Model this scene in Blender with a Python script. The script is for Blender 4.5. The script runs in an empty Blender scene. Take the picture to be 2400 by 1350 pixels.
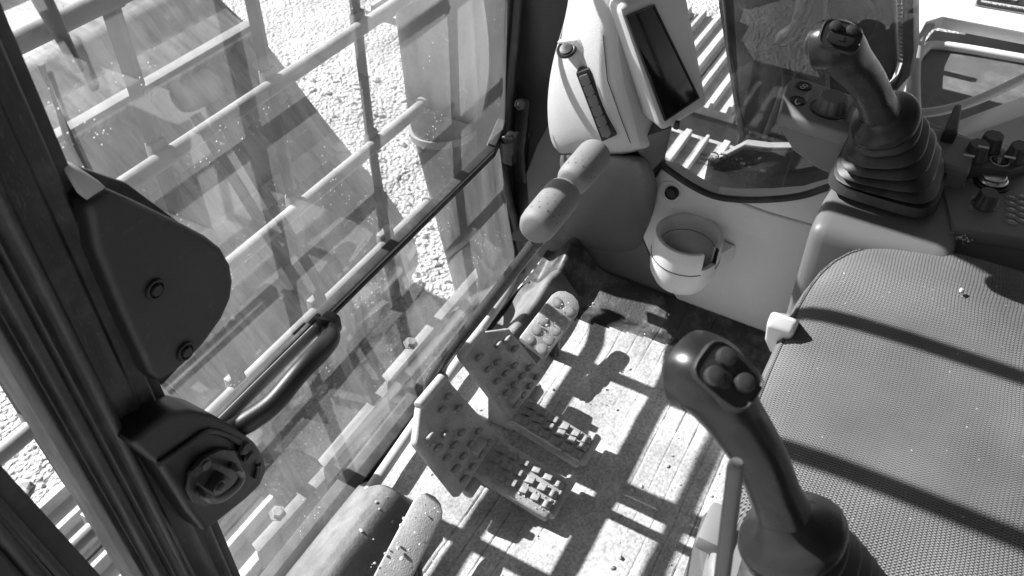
import bpy, bmesh, math, random
import numpy as np
from mathutils import Vector, Matrix
random.seed(7); RNG = np.random.default_rng(7)
SC = bpy.context.scene
COL = SC.collection
R = math.radians

# ------------------------------------------------------------------ camera (from the vanishing points of the cab)
PC = np.array([1200., 675.]); VX = np.array([2704., -1170.]); VZ = np.array([1150., 2750.])
FPX = math.sqrt(-(VX - PC) @ (VZ - PC))
def _d(v):
    a = np.array([v[0] - PC[0], v[1] - PC[1], FPX]); return a / np.linalg.norm(a)
_X = _d(VX); _Z = -_d(VZ); _Y = np.cross(_Z, _X)
RW = np.array([_X, _Y, _Z])
CAM = np.array([0., 0., 1.15])
cam = bpy.data.cameras.new('Camera'); camo = bpy.data.objects.new('Camera', cam); COL.objects.link(camo)
cam.sensor_width = 36; cam.lens = FPX * 36 / 2400; cam.clip_start = .02; cam.clip_end = 800
mw = Matrix.Identity(4)
for i in range(3):
    mw[i][0] = RW[i, 0]; mw[i][1] = -RW[i, 1]; mw[i][2] = -RW[i, 2]; mw[i][3] = CAM[i]
camo.matrix_world = mw
SC.camera = camo
cam.dof.use_dof = True; cam.dof.focus_distance = 1.12; cam.dof.aperture_fstop = 11

def P(px, py, x=None, y=None, z=None):
    """a photo pixel on the plane x=, y= or z= of the cab"""
    r = RW @ np.array([px - PC[0], py - PC[1], FPX])
    t = (x - CAM[0]) / r[0] if x is not None else (y - CAM[1]) / r[1] if y is not None else (z - CAM[2]) / r[2]
    return Vector(CAM + r * t)

# ------------------------------------------------------------------ sky, sun, exposure
ELEV = R(38.7); AZ = R(.3)
w = bpy.data.worlds.new('World'); SC.world = w; w.use_nodes = True
nt = w.node_tree; nt.nodes.clear()
sky = nt.nodes.new('ShaderNodeTexSky'); sky.sky_type = 'NISHITA'; sky.sun_disc = False
sky.sun_elevation = ELEV; sky.sun_rotation = -AZ
bw = nt.nodes.new('ShaderNodeRGBToBW')          # the photograph is black and white
bg = nt.nodes.new('ShaderNodeBackground'); bg.inputs[1].default_value = .05
wo = nt.nodes.new('ShaderNodeOutputWorld')
nt.links.new(sky.outputs[0], bw.inputs[0]); nt.links.new(bw.outputs[0], bg.inputs[0]); nt.links.new(bg.outputs[0], wo.inputs[0])
sl = bpy.data.lights.new('Sun', 'SUN'); sl.energy = 5.0; sl.angle = R(.53); sl.color = (1, 1, 1)
so = bpy.data.objects.new('Sun', sl); COL.objects.link(so); so.rotation_euler = (-(math.pi / 2 - ELEV), 0, AZ)
SC.view_settings.view_transform = 'Standard'; SC.view_settings.look = 'None'
SC.view_settings.exposure = 1.35; SC.view_settings.gamma = 1
SC.cycles.max_bounces = 8; SC.cycles.transparent_max_bounces = 24; SC.cycles.caustics_reflective = False
SC.cycles.use_denoising = True

# ------------------------------------------------------------------ materials
MATS = {}
def mat(name, col, rough=.5, metal=0., var=.18, vscale=9., bump=0., bscale=300., dust=0., dcol=.42, dscale=7.,
        up=.7, spec=.5, spots=0., stretch=None, scratch=0., bdist=.002):
    if name in MATS: return MATS[name]
    m = bpy.data.materials.new(name); m.use_nodes = True; n = m.node_tree; N = n.nodes; L = n.links
    b = N['Principled BSDF']; tc = N.new('ShaderNodeTexCoord'); co = tc.outputs['Object']
    if stretch:
        mp = N.new('ShaderNodeMapping'); mp.inputs['Scale'].default_value = stretch; L.new(co, mp.inputs[0]); co2 = mp.outputs[0]
    else: co2 = co
    def noise(s, det=6, r=.6, c=None):
        t = N.new('ShaderNodeTexNoise'); t.inputs['Scale'].default_value = s; t.inputs['Detail'].default_value = det
        t.inputs['Roughness'].default_value = r; L.new(c or co2, t.inputs['Vector']); return t.outputs['Fac']
    def ramp(f, a, b_, lo=0., hi=1.):
        t = N.new('ShaderNodeMapRange'); t.inputs[1].default_value = a; t.inputs[2].default_value = b_
        t.inputs[3].default_value = lo; t.inputs[4].default_value = hi; L.new(f, t.inputs[0]); return t.outputs[0]
    def mth(op, a, b_):
        t = N.new('ShaderNodeMath'); t.operation = op
        for i, v in enumerate((a, b_)):
            if isinstance(v, (int, float)): t.inputs[i].default_value = v
            else: L.new(v, t.inputs[i])
        return t.outputs[0]
    v = ramp(noise(vscale), .25, .75, col * (1 - var), col * (1 + var))
    rr = ramp(noise(vscale * 2.3), .3, .7, rough - .07, rough + .07)
    if scratch:
        s = mth('MULTIPLY', ramp(noise(vscale * 14, 3), .60, .66), scratch); v = mth('ADD', v, s)
    if dust:
        d = ramp(noise(dscale, 10, .68, co), .52 - .3 * dust, .66)
        d2 = ramp(noise(dscale * 22, 4, .6, co), .35, .6)
        g = N.new('ShaderNodeNewGeometry'); sx = N.new('ShaderNodeSeparateXYZ'); L.new(g.outputs['Normal'], sx.inputs[0])
        u = ramp(sx.outputs[2], .0, .8, 1 - up, 1)
        d = mth('MULTIPLY', mth('MULTIPLY', d, ramp(d2, 0, 1, .55, 1)), mth('MULTIPLY', u, min(1, .35 + dust)))
        mx = N.new('ShaderNodeMix'); mx.data_type = 'FLOAT'; L.new(d, mx.inputs[0]); L.new(v, mx.inputs[2]); mx.inputs[3].default_value = dcol
        v = mx.outputs[0]
        mr = N.new('ShaderNodeMix'); mr.data_type = 'FLOAT'; L.new(d, mr.inputs[0]); L.new(rr, mr.inputs[2]); mr.inputs[3].default_value = .9
        rr = mr.outputs[0]
    if spots:
        vo = N.new('ShaderNodeTexVoronoi'); vo.inputs['Scale'].default_value = 130; L.new(co, vo.inputs['Vector'])
        s = mth('MULTIPLY', ramp(vo.outputs['Distance'], .12, .2, 1, 0), mth('MULTIPLY', ramp(noise(40, 2), .55, .62), spots)); v = mth('ADD', v, s)
    L.new(v, b.inputs['Base Color']); L.new(rr, b.inputs['Roughness'])
    b.inputs['Metallic'].default_value = metal; b.inputs['Specular IOR Level'].default_value = spec
    if bump:
        bp = N.new('ShaderNodeBump'); bp.inputs['Strength'].default_value = bump; bp.inputs['Distance'].default_value = bdist
        L.new(noise(bscale, 5, .55, co), bp.inputs['Height']); L.new(bp.outputs[0], b.inputs['Normal'])
    MATS[name] = m; return m

def fabric():
    m = bpy.data.materials.new('seat_fabric'); m.use_nodes = True; n = m.node_tree; N = n.nodes; L = n.links; b = N['Principled BSDF']
    tc = N.new('ShaderNodeTexCoord'); nz = N.new('ShaderNodeTexNoise'); nz.inputs['Scale'].default_value = 9; L.new(tc.outputs['Object'], nz.inputs['Vector'])
    ad = N.new('ShaderNodeVectorMath'); ad.operation = 'MULTIPLY_ADD'; L.new(nz.outputs['Color'], ad.inputs[0]); ad.inputs[1].default_value = (.012, .012, 0); L.new(tc.outputs['Object'], ad.inputs[2])
    sx = N.new('ShaderNodeSeparateXYZ'); L.new(ad.outputs[0], sx.inputs[0])
    def mth(op, a, b_=None):
        t = N.new('ShaderNodeMath'); t.operation = op
        for i, v in enumerate((a, b_)):
            if v is None: continue
            if isinstance(v, (int, float)): t.inputs[i].default_value = v
            else: L.new(v, t.inputs[i])
        return t.outputs[0]
    k = 2 * math.pi / .0029
    # staggered knit: rows along y, every other row shifted
    a = mth('SINE', mth('MULTIPLY', sx.outputs[0], k)); c = mth('SINE', mth('MULTIPLY', sx.outputs[1], k * .8))
    h = mth('ADD', mth('MULTIPLY', a, c), mth('MULTIPLY', a, .6))
    mr = N.new('ShaderNodeMapRange'); mr.inputs[1].default_value = -1.2; mr.inputs[2].default_value = 1.5
    mr.inputs[3].default_value = .03; mr.inputs[4].default_value = .31; L.new(h, mr.inputs[0])
    n2 = N.new('ShaderNodeTexNoise'); n2.inputs['Scale'].default_value = 7; n2.inputs['Detail'].default_value = 8; L.new(tc.outputs['Object'], n2.inputs['Vector'])
    m2 = N.new('ShaderNodeMapRange'); m2.inputs[1].default_value = .3; m2.inputs[2].default_value = .7; m2.inputs[3].default_value = .75; m2.inputs[4].default_value = 1.3; L.new(n2.outputs[0], m2.inputs[0])
    cc = mth('MULTIPLY', mr.outputs[0], m2.outputs[0])
    vo = N.new('ShaderNodeTexVoronoi'); vo.inputs['Scale'].default_value = 60; L.new(tc.outputs['Object'], vo.inputs['Vector'])
    m3 = N.new('ShaderNodeMapRange'); m3.inputs[1].default_value = .03; m3.inputs[2].default_value = .06; m3.inputs[3].default_value = .5; m3.inputs[4].default_value = 0; L.new(vo.outputs['Distance'], m3.inputs[0])
    cc = mth('ADD', cc, m3.outputs[0])
    L.new(cc, b.inputs['Base Color']); b.inputs['Roughness'].default_value = .95; b.inputs['Specular IOR Level'].default_value = .1
    bp = N.new('ShaderNodeBump'); bp.inputs['Strength'].default_value = .8; bp.inputs['Distance'].default_value = .001; L.new(h, bp.inputs['Height']); L.new(bp.outputs[0], b.inputs['Normal'])
    return m

def glass(name, dust=.06, streak=(30, 30, 6), refl=.07, speck=.4):
    m = bpy.data.materials.new(name); m.use_nodes = True; n = m.node_tree; N = n.nodes; L = n.links; N.clear()
    out = N.new('ShaderNodeOutputMaterial'); tr = N.new('ShaderNodeBsdfTransparent'); tr.inputs[0].default_value = (.94, .94, .94, 1)
    gl = N.new('ShaderNodeBsdfGlossy'); gl.inputs['Roughness'].default_value = .015; gl.inputs['Color'].default_value = (1, 1, 1, 1)
    lw = N.new('ShaderNodeLayerWeight'); lw.inputs[0].default_value = .5
    pw = N.new('ShaderNodeMath'); pw.operation = 'POWER'; L.new(lw.outputs['Facing'], pw.inputs[0]); pw.inputs[1].default_value = 4
    ma = N.new('ShaderNodeMath'); ma.operation = 'MULTIPLY_ADD'; L.new(pw.outputs[0], ma.inputs[0]); ma.inputs[1].default_value = .85; ma.inputs[2].default_value = refl
    mx = N.new('ShaderNodeMixShader'); L.new(ma.outputs[0], mx.inputs[0]); L.new(tr.outputs[0], mx.inputs[1]); L.new(gl.outputs[0], mx.inputs[2])
    df = N.new('ShaderNodeBsdfDiffuse'); df.inputs[0].default_value = (.6, .6, .6, 1); tl = N.new('ShaderNodeBsdfTranslucent'); tl.inputs[0].default_value = (.75, .75, .75, 1)
    dm = N.new('ShaderNodeMixShader'); dm.inputs[0].default_value = .6; L.new(df.outputs[0], dm.inputs[1]); L.new(tl.outputs[0], dm.inputs[2])
    tc = N.new('ShaderNodeTexCoord')
    mp = N.new('ShaderNodeMapping'); mp.inputs['Scale'].default_value = streak; L.new(tc.outputs['Object'], mp.inputs[0])
    n1 = N.new('ShaderNodeTexNoise'); n1.inputs['Scale'].default_value = 1; n1.inputs['Detail'].default_value = 9; n1.inputs['Roughness'].default_value = .7; L.new(mp.outputs[0], n1.inputs['Vector'])
    r1 = N.new('ShaderNodeMapRange'); r1.inputs[1].default_value = .3; r1.inputs[2].default_value = .8; r1.inputs[3].default_value = dust * .35; r1.inputs[4].default_value = dust * 2.2; L.new(n1.outputs[0], r1.inputs[0])
    vo = N.new('ShaderNodeTexVoronoi'); vo.inputs['Scale'].default_value = 150; L.new(tc.outputs['Object'], vo.inputs['Vector'])
    r2 = N.new('ShaderNodeMapRange'); r2.inputs[1].default_value = .10; r2.inputs[2].default_value = .18; r2.inputs[3].default_value = 1; r2.inputs[4].default_value = 0; L.new(vo.outputs['Distance'], r2.inputs[0])
    n2 = N.new('ShaderNodeTexNoise'); n2.inputs['Scale'].default_value = 12; n2.inputs['Detail'].default_value = 6; L.new(tc.outputs['Object'], n2.inputs['Vector'])
    r3 = N.new('ShaderNodeMapRange'); r3.inputs[1].default_value = .52; r3.inputs[2].default_value = .62; r3.inputs[3].default_value = 0; r3.inputs[4].default_value = speck; L.new(n2.outputs[0], r3.inputs[0])
    m1 = N.new('ShaderNodeMath'); m1.operation = 'MULTIPLY_ADD'; L.new(r2.outputs[0], m1.inputs[0]); L.new(r3.outputs[0], m1.inputs[1]); L.new(r1.outputs[0], m1.inputs[2])
    fm = N.new('ShaderNodeMixShader'); L.new(m1.outputs[0], fm.inputs[0]); L.new(mx.outputs[0], fm.inputs[1]); L.new(dm.outputs[0], fm.inputs[2])
    L.new(fm.outputs[0], out.inputs[0]); return m

def gravel():
    m = bpy.data.materials.new('gravel'); m.use_nodes = True; n = m.node_tree; N = n.nodes; L = n.links; b = N['Principled BSDF']
    tc = N.new('ShaderNodeTexCoord')
    n1 = N.new('ShaderNodeTexNoise'); n1.inputs['Scale'].default_value = 1.6; n1.inputs['Detail'].default_value = 8; L.new(tc.outputs['Object'], n1.inputs['Vector'])
    vo = N.new('ShaderNodeTexVoronoi'); vo.inputs['Scale'].default_value = 48; L.new(tc.outputs['Object'], vo.inputs['Vector'])
    n2 = N.new('ShaderNodeTexNoise'); n2.inputs['Scale'].default_value = 90; n2.inputs['Detail'].default_value = 6; L.new(tc.outputs['Object'], n2.inputs['Vector'])
    a = N.new('ShaderNodeMapRange'); a.inputs[1].default_value = .3; a.inputs[2].default_value = .7; a.inputs[3].default_value = .44; a.inputs[4].default_value = .64; L.new(n1.outputs[0], a.inputs[0])
    c = N.new('ShaderNodeMapRange'); c.inputs[1].default_value = .3; c.inputs[2].default_value = .7; c.inputs[3].default_value = .78; c.inputs[4].default_value = 1.15; L.new(n2.outputs[0], c.inputs[0])
    mu = N.new('ShaderNodeMath'); mu.operation = 'MULTIPLY'; L.new(a.outputs[0], mu.inputs[0]); L.new(c.outputs[0], mu.inputs[1])
    L.new(mu.outputs[0], b.inputs['Base Color']); b.inputs['Roughness'].default_value = .95; b.inputs['Specular IOR Level'].default_value = .1
    ad = N.new('ShaderNodeMath'); ad.operation = 'SUBTRACT'; L.new(n2.outputs[0], ad.inputs[0]); L.new(vo.outputs['Distance'], ad.inputs[1])
    bp = N.new('ShaderNodeBump'); bp.inputs['Strength'].default_value = 1; bp.inputs['Distance'].default_value = .022; L.new(ad.outputs[0], bp.inputs['Height']); L.new(bp.outputs[0], b.inputs['Normal'])
    return m

RUB = mat('black_rubber', .014, .6, var=.3, bump=.15, bscale=500, dust=.12, dcol=.2, up=.3)
BLK = mat('black_plastic', .010, .45, var=.3, bump=.1, bscale=600)
PIL = mat('pillar_paint', .014, .42, var=.45, vscale=14, stretch=(3, 3, .6), dust=.10, dcol=.12, dscale=9, up=.1, scratch=.03)
DRK = mat('dark_plastic', .017, .5, var=.12, vscale=6, bump=.25, bscale=900, scratch=.012, bdist=.0006)
MID = mat('grey_plastic', .10, .48, var=.08, bump=.3, bscale=1200, bdist=.0006, dust=.05, dcol=.25)
LEA = mat('grained_vinyl', .45, .5, var=.05, bump=.55, bscale=420, bdist=.0012)
LGT = mat('light_plastic', .62, .5, var=.06, bump=.2, bscale=1200, bdist=.0005, scratch=.02)
HOU = mat('monitor_plastic', .50, .48, var=.06, bump=.25, bscale=1400, bdist=.0005)
GRP = mat('grip_rubber', .21, .6, var=.08, bump=.1, bscale=500)
GRPD = mat('grip_dimple', .11, .6)
STICK = mat('joystick_rubber', .017, .30, var=.5, vscale=16, bump=.12, bscale=1500, bdist=.0004, spec=.4)
BOOT = mat('boot_rubber', .016, .40, var=.15, bump=.12, bscale=900, bdist=.0005, dust=.06, dcol=.15)
ROD = mat('lever_rod', .045, .26, var=.35, vscale=30, metal=.2, dust=.05, dcol=.15)
GBAR = mat('guard_paint', .22, .42, var=.14, vscale=12, bump=.15, bscale=300, dust=.25, dcol=.45)
STEEL = mat('worn_steel', .34, .45, metal=.3, var=.85, vscale=4, stretch=(9, 1.2, 1.2), bump=.4, bscale=70, dust=.5, dcol=.5, dscale=4, up=.3)
SILV = mat('bright_metal', .6, .22, metal=1, var=.12)
PEDM = mat('pedal_rubber', .26, .8, var=.5, vscale=18, bump=.5, bscale=420, dust=.95, dcol=.58, dscale=16, up=.4, bdist=.0015)
PADM = mat('pedal_pad', .20, .6, var=.55, vscale=24, bump=.25, bscale=500, dust=.7, dcol=.5, dscale=26, up=.5)
MATM = mat('mat_rubber', .07, .7, var=.5, vscale=10, bump=.6, bscale=260, dust=1.4, dcol=.72, dscale=9, up=.92, spots=.15, bdist=.0016)
MATE = mat('mat_edge', .022, .5, var=.5, vscale=12, bump=.35, bscale=260, dust=.16, dcol=.3, dscale=15, up=.6)
MATH = mat('mat_hump', .13, .6, var=.25, vscale=10, bump=.4, bscale=300, dust=.3, dcol=.35, dscale=12, up=.5)
BODY = mat('white_paint', .78, .35, var=.05, vscale=5, dust=.1, dcol=.5)
BOOMM = mat('boom_paint', .075, .45, var=.4, vscale=7, bump=.25, bscale=80, dust=.2, dcol=.22, up=.2)
TRK = mat('track_steel', .32, .7, var=.5, vscale=7, bump=.6, bscale=90, dust=.7, dcol=.62, dscale=5, up=.7)
WHT = mat('white_print', .62, .6, var=.02)
GRYP = mat('grey_print', .5, .6, var=.02)
BPR = mat('black_print', .012, .5, var=.05)
SCRN = mat('screen_glass', .006, .12, var=.1, spots=.03)
FLEN = mat('cab_lining', .05, .7, var=.1)
PEB = mat('pebble', .5, .9, var=.5, vscale=60)
FAB = fabric(); GRV = gravel()
GL_UP = glass('windshield_glass', .075, (5, 5, 2.2), .10, .5)
GL_LO = glass('lower_glass', .085, (26, 26, 3.5), .09, .75)
GL_RT = glass('side_glass', .04, (6, 6, 3), .06, .5)

# ------------------------------------------------------------------ mesh helpers
def fin(bm, name, m, parent=None, smooth=True, ang=38, loc=None):
    bmesh.ops.recalc_face_normals(bm, faces=bm.faces)
    me = bpy.data.meshes.new(name); bm.to_mesh(me); bm.free()
    if smooth:
        me.polygons.foreach_set('use_smooth', [True] * len(me.polygons)); me.set_sharp_from_angle(angle=R(ang))
    me.materials.append(m)
    o = bpy.data.objects.new(name, me); COL.objects.link(o)
    if parent: o.parent = parent
    return o
def tag(o, label=None, cat=None, group=None, kind=None):
    if label: o['label'] = label
    if cat: o['category'] = cat
    if group: o['group'] = group
    if kind: o['kind'] = kind
    return o
def thing(name, label, cat, group=None):
    o = bpy.data.objects.new(name, None); o.empty_display_size = .05; COL.objects.link(o); return tag(o, label, cat, group)
def bev(bm, w_, seg=2, ang=30):
    if w_ <= 0: return
    es = [e for e in bm.edges if len(e.link_faces) == 2 and e.calc_face_angle(0) > R(ang)]
    if es: bmesh.ops.bevel(bm, geom=es, offset=w_, segments=seg, profile=.6, affect='EDGES', clamp_overlap=True)
def box(name, c, s, m, parent=None, rot=None, bevel=.003, seg=2):
    bm = bmesh.new(); bmesh.ops.create_cube(bm, size=1)
    bmesh.ops.scale(bm, vec=s, verts=bm.verts); bev(bm, bevel, seg)
    if rot is not None: bmesh.ops.transform(bm, matrix=rot.to_4x4() if isinstance(rot, Matrix) else Matrix(rot), verts=bm.verts)
    bmesh.ops.translate(bm, vec=c, verts=bm.verts)
    return fin(bm, name, m, parent)
def prism(name, pts, off, m, parent=None, bevel=.003, seg=2, ang=30):
    off = Vector(off); bm = bmesh.new()
    a = [bm.verts.new(p) for p in pts]; b = [bm.verts.new(Vector(p) + off) for p in pts]; n = len(pts)
    bm.faces.new(a); bm.faces.new(b[::-1])
    for i in range(n): bm.faces.new((a[i], b[i], b[(i + 1) % n], a[(i + 1) % n]))
    bmesh.ops.recalc_face_normals(bm, faces=bm.faces); bev(bm, bevel, seg, ang)
    return fin(bm, name, m, parent)
def spline(pts, n=6):
    pts = [Vector(p) for p in pts]
    if len(pts) < 3: return pts
    out = []
    for i in range(len(pts) - 1):
        p0 = pts[max(i - 1, 0)]; p1 = pts[i]; p2 = pts[i + 1]; p3 = pts[min(i + 2, len(pts) - 1)]
        for k in range(n):
            t = k / n
            out.append(.5 * ((2 * p1) + (p2 - p0) * t + (2 * p0 - 5 * p1 + 4 * p2 - p3) * t * t + (3 * p1 - p0 - 3 * p2 + p3) * t ** 3))
    out.append(pts[-1]); return out
def loft(name, rings, m, parent=None, cap=True, sub=0, ang=50):
    bm = bmesh.new(); V = [[bm.verts.new(p) for p in r] for r in rings]; n = len(rings[0])
    for i in range(len(V) - 1):
        for k in range(n): bm.faces.new((V[i][k], V[i][(k + 1) % n], V[i + 1][(k + 1) % n], V[i + 1][k]))
    if cap: bm.faces.new(V[0][::-1]); bm.faces.new(V[-1])
    o = fin(bm, name, m, parent, ang=ang)
    if sub:
        md = o.modifiers.new('Subdivision', 'SUBSURF'); md.levels = sub; md.render_levels = sub
    return o
def tube(name, pts, r, m, parent=None, seg=12, sm=0, cap=True, ell=None, up=(0, 0, 1)):
    pts = spline(pts, sm) if sm else [Vector(p) for p in pts]
    n = len(pts); rs = r if hasattr(r, '__len__') else [r] * n
    if len(rs) != n: rs = list(np.interp(np.linspace(0, 1, n), np.linspace(0, 1, len(rs)), rs))
    rings = []; upv = Vector(up)
    for i, p in enumerate(pts):
        t = (pts[min(i + 1, n - 1)] - pts[max(i - 1, 0)]).normalized()
        s = t.cross(upv)
        if s.length < 1e-3: s = t.cross(Vector((1, 0, .01)))
        s.normalize(); u = s.cross(t)
        e = ell if ell else (1, 1)
        rings.append([p + (s * math.cos(a) * e[0] + u * math.sin(a) * e[1]) * rs[i] for a in np.linspace(0, 2 * math.pi, seg, endpoint=False)])
    return loft(name, rings, m, parent, cap)
def rod(name, a, b, r, m, parent=None, seg=14, rnd=.25):
    """straight tube with rounded ends"""
    a = Vector(a); b = Vector(b); d = (b - a).normalized(); e = r * rnd
    return tube(name, [a, a + d * e * .3, a + d * e, b - d * e, b - d * e * .3, b], [r * .7, r * .9, r, r, r * .9, r * .7], m, parent, seg)
def lathe(name, prof, origin, axis, m, parent=None, seg=24, cap=True):
    axis = Vector(axis).normalized(); q = axis.to_track_quat('Z', 'Y'); o = Vector(origin)
    rings = [[o + q @ Vector((r * math.cos(a), r * math.sin(a), h)) for a in np.linspace(0, 2 * math.pi, seg, endpoint=False)] for r, h in prof]
    return loft(name, rings, m, parent, cap, ang=40)
def sheet(name, grid, m, parent=None, thick=None, sub=0):
    """grid of points -> surface with thickness vector"""
    bm = bmesh.new(); V = [[bm.verts.new(p) for p in r] for r in grid]
    for i in range(len(V) - 1):
        for k in range(len(V[0]) - 1): bm.faces.new((V[i][k], V[i][k + 1], V[i + 1][k + 1], V[i + 1][k]))
    if thick is not None:
        g = bmesh.ops.extrude_face_region(bm, geom=bm.faces[:])
        bmesh.ops.translate(bm, vec=thick, verts=[e for e in g['geom'] if isinstance(e, bmesh.types.BMVert)])
    o = fin(bm, name, m, parent)
    if sub:
        md = o.modifiers.new('Subdivision', 'SUBSURF'); md.levels = sub; md.render_levels = sub
    return o
def bolt(name, p, axis, r, m, parent=None, h=.006, hexa=True):
    return lathe(name, [(r * 1.5, 0), (r * 1.5, h * .25), (r, h * .25), (r, h * .85), (r * .85, h)], p, axis, m, parent, 6 if hexa else 16)
def text(name, s, o, right, upd, size, m, parent=None, lift=.0006, mirror=False, align='LEFT'):
    c = bpy.data.curves.new(name, 'FONT'); c.body = s; c.size = size; c.extrude = .0001; c.align_x = align
    t = bpy.data.objects.new(name, c); COL.objects.link(t)
    bpy.context.view_layer.update()
    me = bpy.data.meshes.new_from_object(t.evaluated_get(bpy.context.evaluated_depsgraph_get()))
    bpy.data.objects.remove(t); bpy.data.curves.remove(c)
    r_ = Vector(right).normalized(); u_ = Vector(upd); u_ = (u_ - r_ * u_.dot(r_)).normalized(); n_ = r_.cross(u_)
    if mirror: r_ = -r_
    o = Vector(o) + n_ * lift
    M_ = Matrix(((r_.x, u_.x, n_.x, o.x), (r_.y, u_.y, n_.y, o.y), (r_.z, u_.z, n_.z, o.z), (0, 0, 0, 1)))
    me.transform(M_); me.materials.append(m); me.name = name
    ob = bpy.data.objects.new(name, me); COL.objects.link(ob)
    if parent: ob.parent = parent
    return ob
X, Y, Z = Vector((1, 0, 0)), Vector((0, 1, 0)), Vector((0, 0, 1))
def npmesh(name, v, f, m, smooth=False):
    me = bpy.data.meshes.new(name); v = np.asarray(v, np.float32); f = np.asarray(f, np.int32); k = f.shape[1]
    me.vertices.add(len(v)); me.vertices.foreach_set('co', v.ravel()); me.loops.add(f.size); me.loops.foreach_set('vertex_index', f.ravel())
    me.polygons.add(len(f)); me.polygons.foreach_set('loop_start', np.arange(len(f), dtype=np.int32) * k)
    me.polygons.foreach_set('use_smooth', np.full(len(f), smooth)); me.update(calc_edges=True); me.validate(); me.materials.append(m)
    o = bpy.data.objects.new(name, me); COL.objects.link(o); return o
_bm = bmesh.new(); bmesh.ops.create_icosphere(_bm, subdivisions=1, radius=1); _bm.verts.ensure_lookup_table()
ICO_V = np.array([v.co[:] for v in _bm.verts]); ICO_F = np.array([[v.index for v in f.verts] for f in _bm.faces]); _bm.free()
def pebbles(name, pos, rad, m, flat=.65):
    vs, fs = [], []; n = len(ICO_V)
    for i, (p, r) in enumerate(zip(pos, rad)):
        j = ICO_V * (1 + RNG.uniform(-.28, .28, (n, 1))); sc = RNG.uniform(.7, 1.3, 3) * np.array([1, 1, flat]); a = RNG.uniform(0, 6.28)
        j = j * sc * r; c_, s_ = math.cos(a), math.sin(a)
        j = np.stack([j[:, 0] * c_ - j[:, 1] * s_, j[:, 0] * s_ + j[:, 1] * c_, j[:, 2]], 1) + p
        vs.append(j); fs.append(ICO_F + i * n)
    return npmesh(name, np.concatenate(vs), np.concatenate(fs), m)
def fbm(x, y, s, seed=0, oct_=4):
    h = np.zeros_like(x)
    g = np.random.default_rng(seed)
    for o in range(oct_):
        for _ in range(4):
            a, ph = g.uniform(0, 6.28, 2); k = s * 2 ** o * g.uniform(.7, 1.3)
            h += np.sin((x * math.cos(a) + y * math.sin(a)) * k + ph) * .5 ** o / 4
    return h

# ================================================================== SETTING
GZ = -1.2
xs = np.linspace(-1.2, 6.2, 300); ys = np.linspace(.2, 6.8, 270); gx, gy = np.meshgrid(xs, ys)
gz = GZ + .03 * fbm(gx, gy, 1.5, 1) + .012 * fbm(gx, gy, 11, 2, 3) + RNG.uniform(-.004, .004, gx.shape)
ed = np.minimum.reduce([gx + 1.2, 6.2 - gx, gy - .2, 6.8 - gy]); gz = np.where(ed < .1, GZ, gz) + .006
v = np.stack([gx, gy, gz], -1).reshape(-1, 3)
ii = np.arange(270 * 300).reshape(270, 300); f = np.stack([ii[:-1, :-1], ii[:-1, 1:], ii[1:, 1:], ii[1:, :-1]], -1).reshape(-1, 4)
g = npmesh('ground_gravel_bed', v, f, GRV, True); tag(g, kind='structure')
bm = bmesh.new(); bmesh.ops.create_grid(bm, x_segments=2, y_segments=2, size=300); bmesh.ops.translate(bm, vec=(0, 0, GZ - .06), verts=bm.verts)
tag(fin(bm, 'ground', GRV), kind='structure')
def gh(x, y):
    i = np.clip(((y - .2) / 6.6 * 269).astype(int), 0, 269); k = np.clip(((x + 1.2) / 7.4 * 299).astype(int), 0, 299); return gz[i, k]
n = 9000; px_ = RNG.uniform(-.6, 3.2, n); py_ = RNG.uniform(.7, 4.4, n); rr = np.clip(RNG.lognormal(-4.75, .45, n), .004, .034)
st = pebbles('loose_gravel', np.stack([px_, py_, gh(px_, py_) + rr * .2], 1), rr, mat('gravel_stone', .56, .95, var=.35, vscale=20, bump=.4, bscale=120), .7)
tag(st, 'pale loose gravel stones scattered over the ground outside', 'gravel', kind='stuff')

# cab floor, walls, roof
tag(box('floor', (.72, -.1, -.02), (1.06, 1.32, .03), FLEN, bevel=0), kind='structure')
tag(box('roof', (.70, -.17, 1.70), (1.08, 1.5, .05), FLEN, bevel=.01), kind='structure')
rw = tag(prism('wall_rear', [(.2, -.88, -.03), (1.24, -.88, -.03), (1.24, -.88, .75), (.2, -.88, .75)], (0, -.04, 0), FLEN, bevel=.004), kind='structure')
for xx in (.23, 1.21): prism('rear_post', [(xx - .04, -.88, .75), (xx + .04, -.88, .75), (xx + .04, -.88, 1.675), (xx - .04, -.88, 1.675)], (0, -.06, 0), PIL, rw)
wl = tag(prism('wall_left', [(.18, -.84, -.03), (.18, -.3, -.03), (.18, -.3, .8), (.18, -.84, .8)], (.03, 0, 0), FLEN, bevel=.004), kind='structure')

# left front pillar: moulded section swept along z
prof = [(.200, .60), (.198, .565), (.204, .555), (.212, .561), (.217, .553), (.226, .552), (.230, .560), (.236, .560), (.240, .546), (.246, .543), (.252, .548), (.254, .556),
        (.276, .553), (.280, .557), (.292, .551), (.297, .556), (.299, .60)]
pl = tag(prism('pillar_left', [(x_, y_, -.15) for x_, y_ in prof], (0, 0, 1.9), PIL, bevel=.0012, seg=1), kind='structure')
prism('seal', [(.299, .562, -.1), (.311, .562, -.1), (.311, .582, -.1), (.299, .582, -.1)], (0, 0, 1.7), RUB, pl, bevel=.003)
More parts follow.
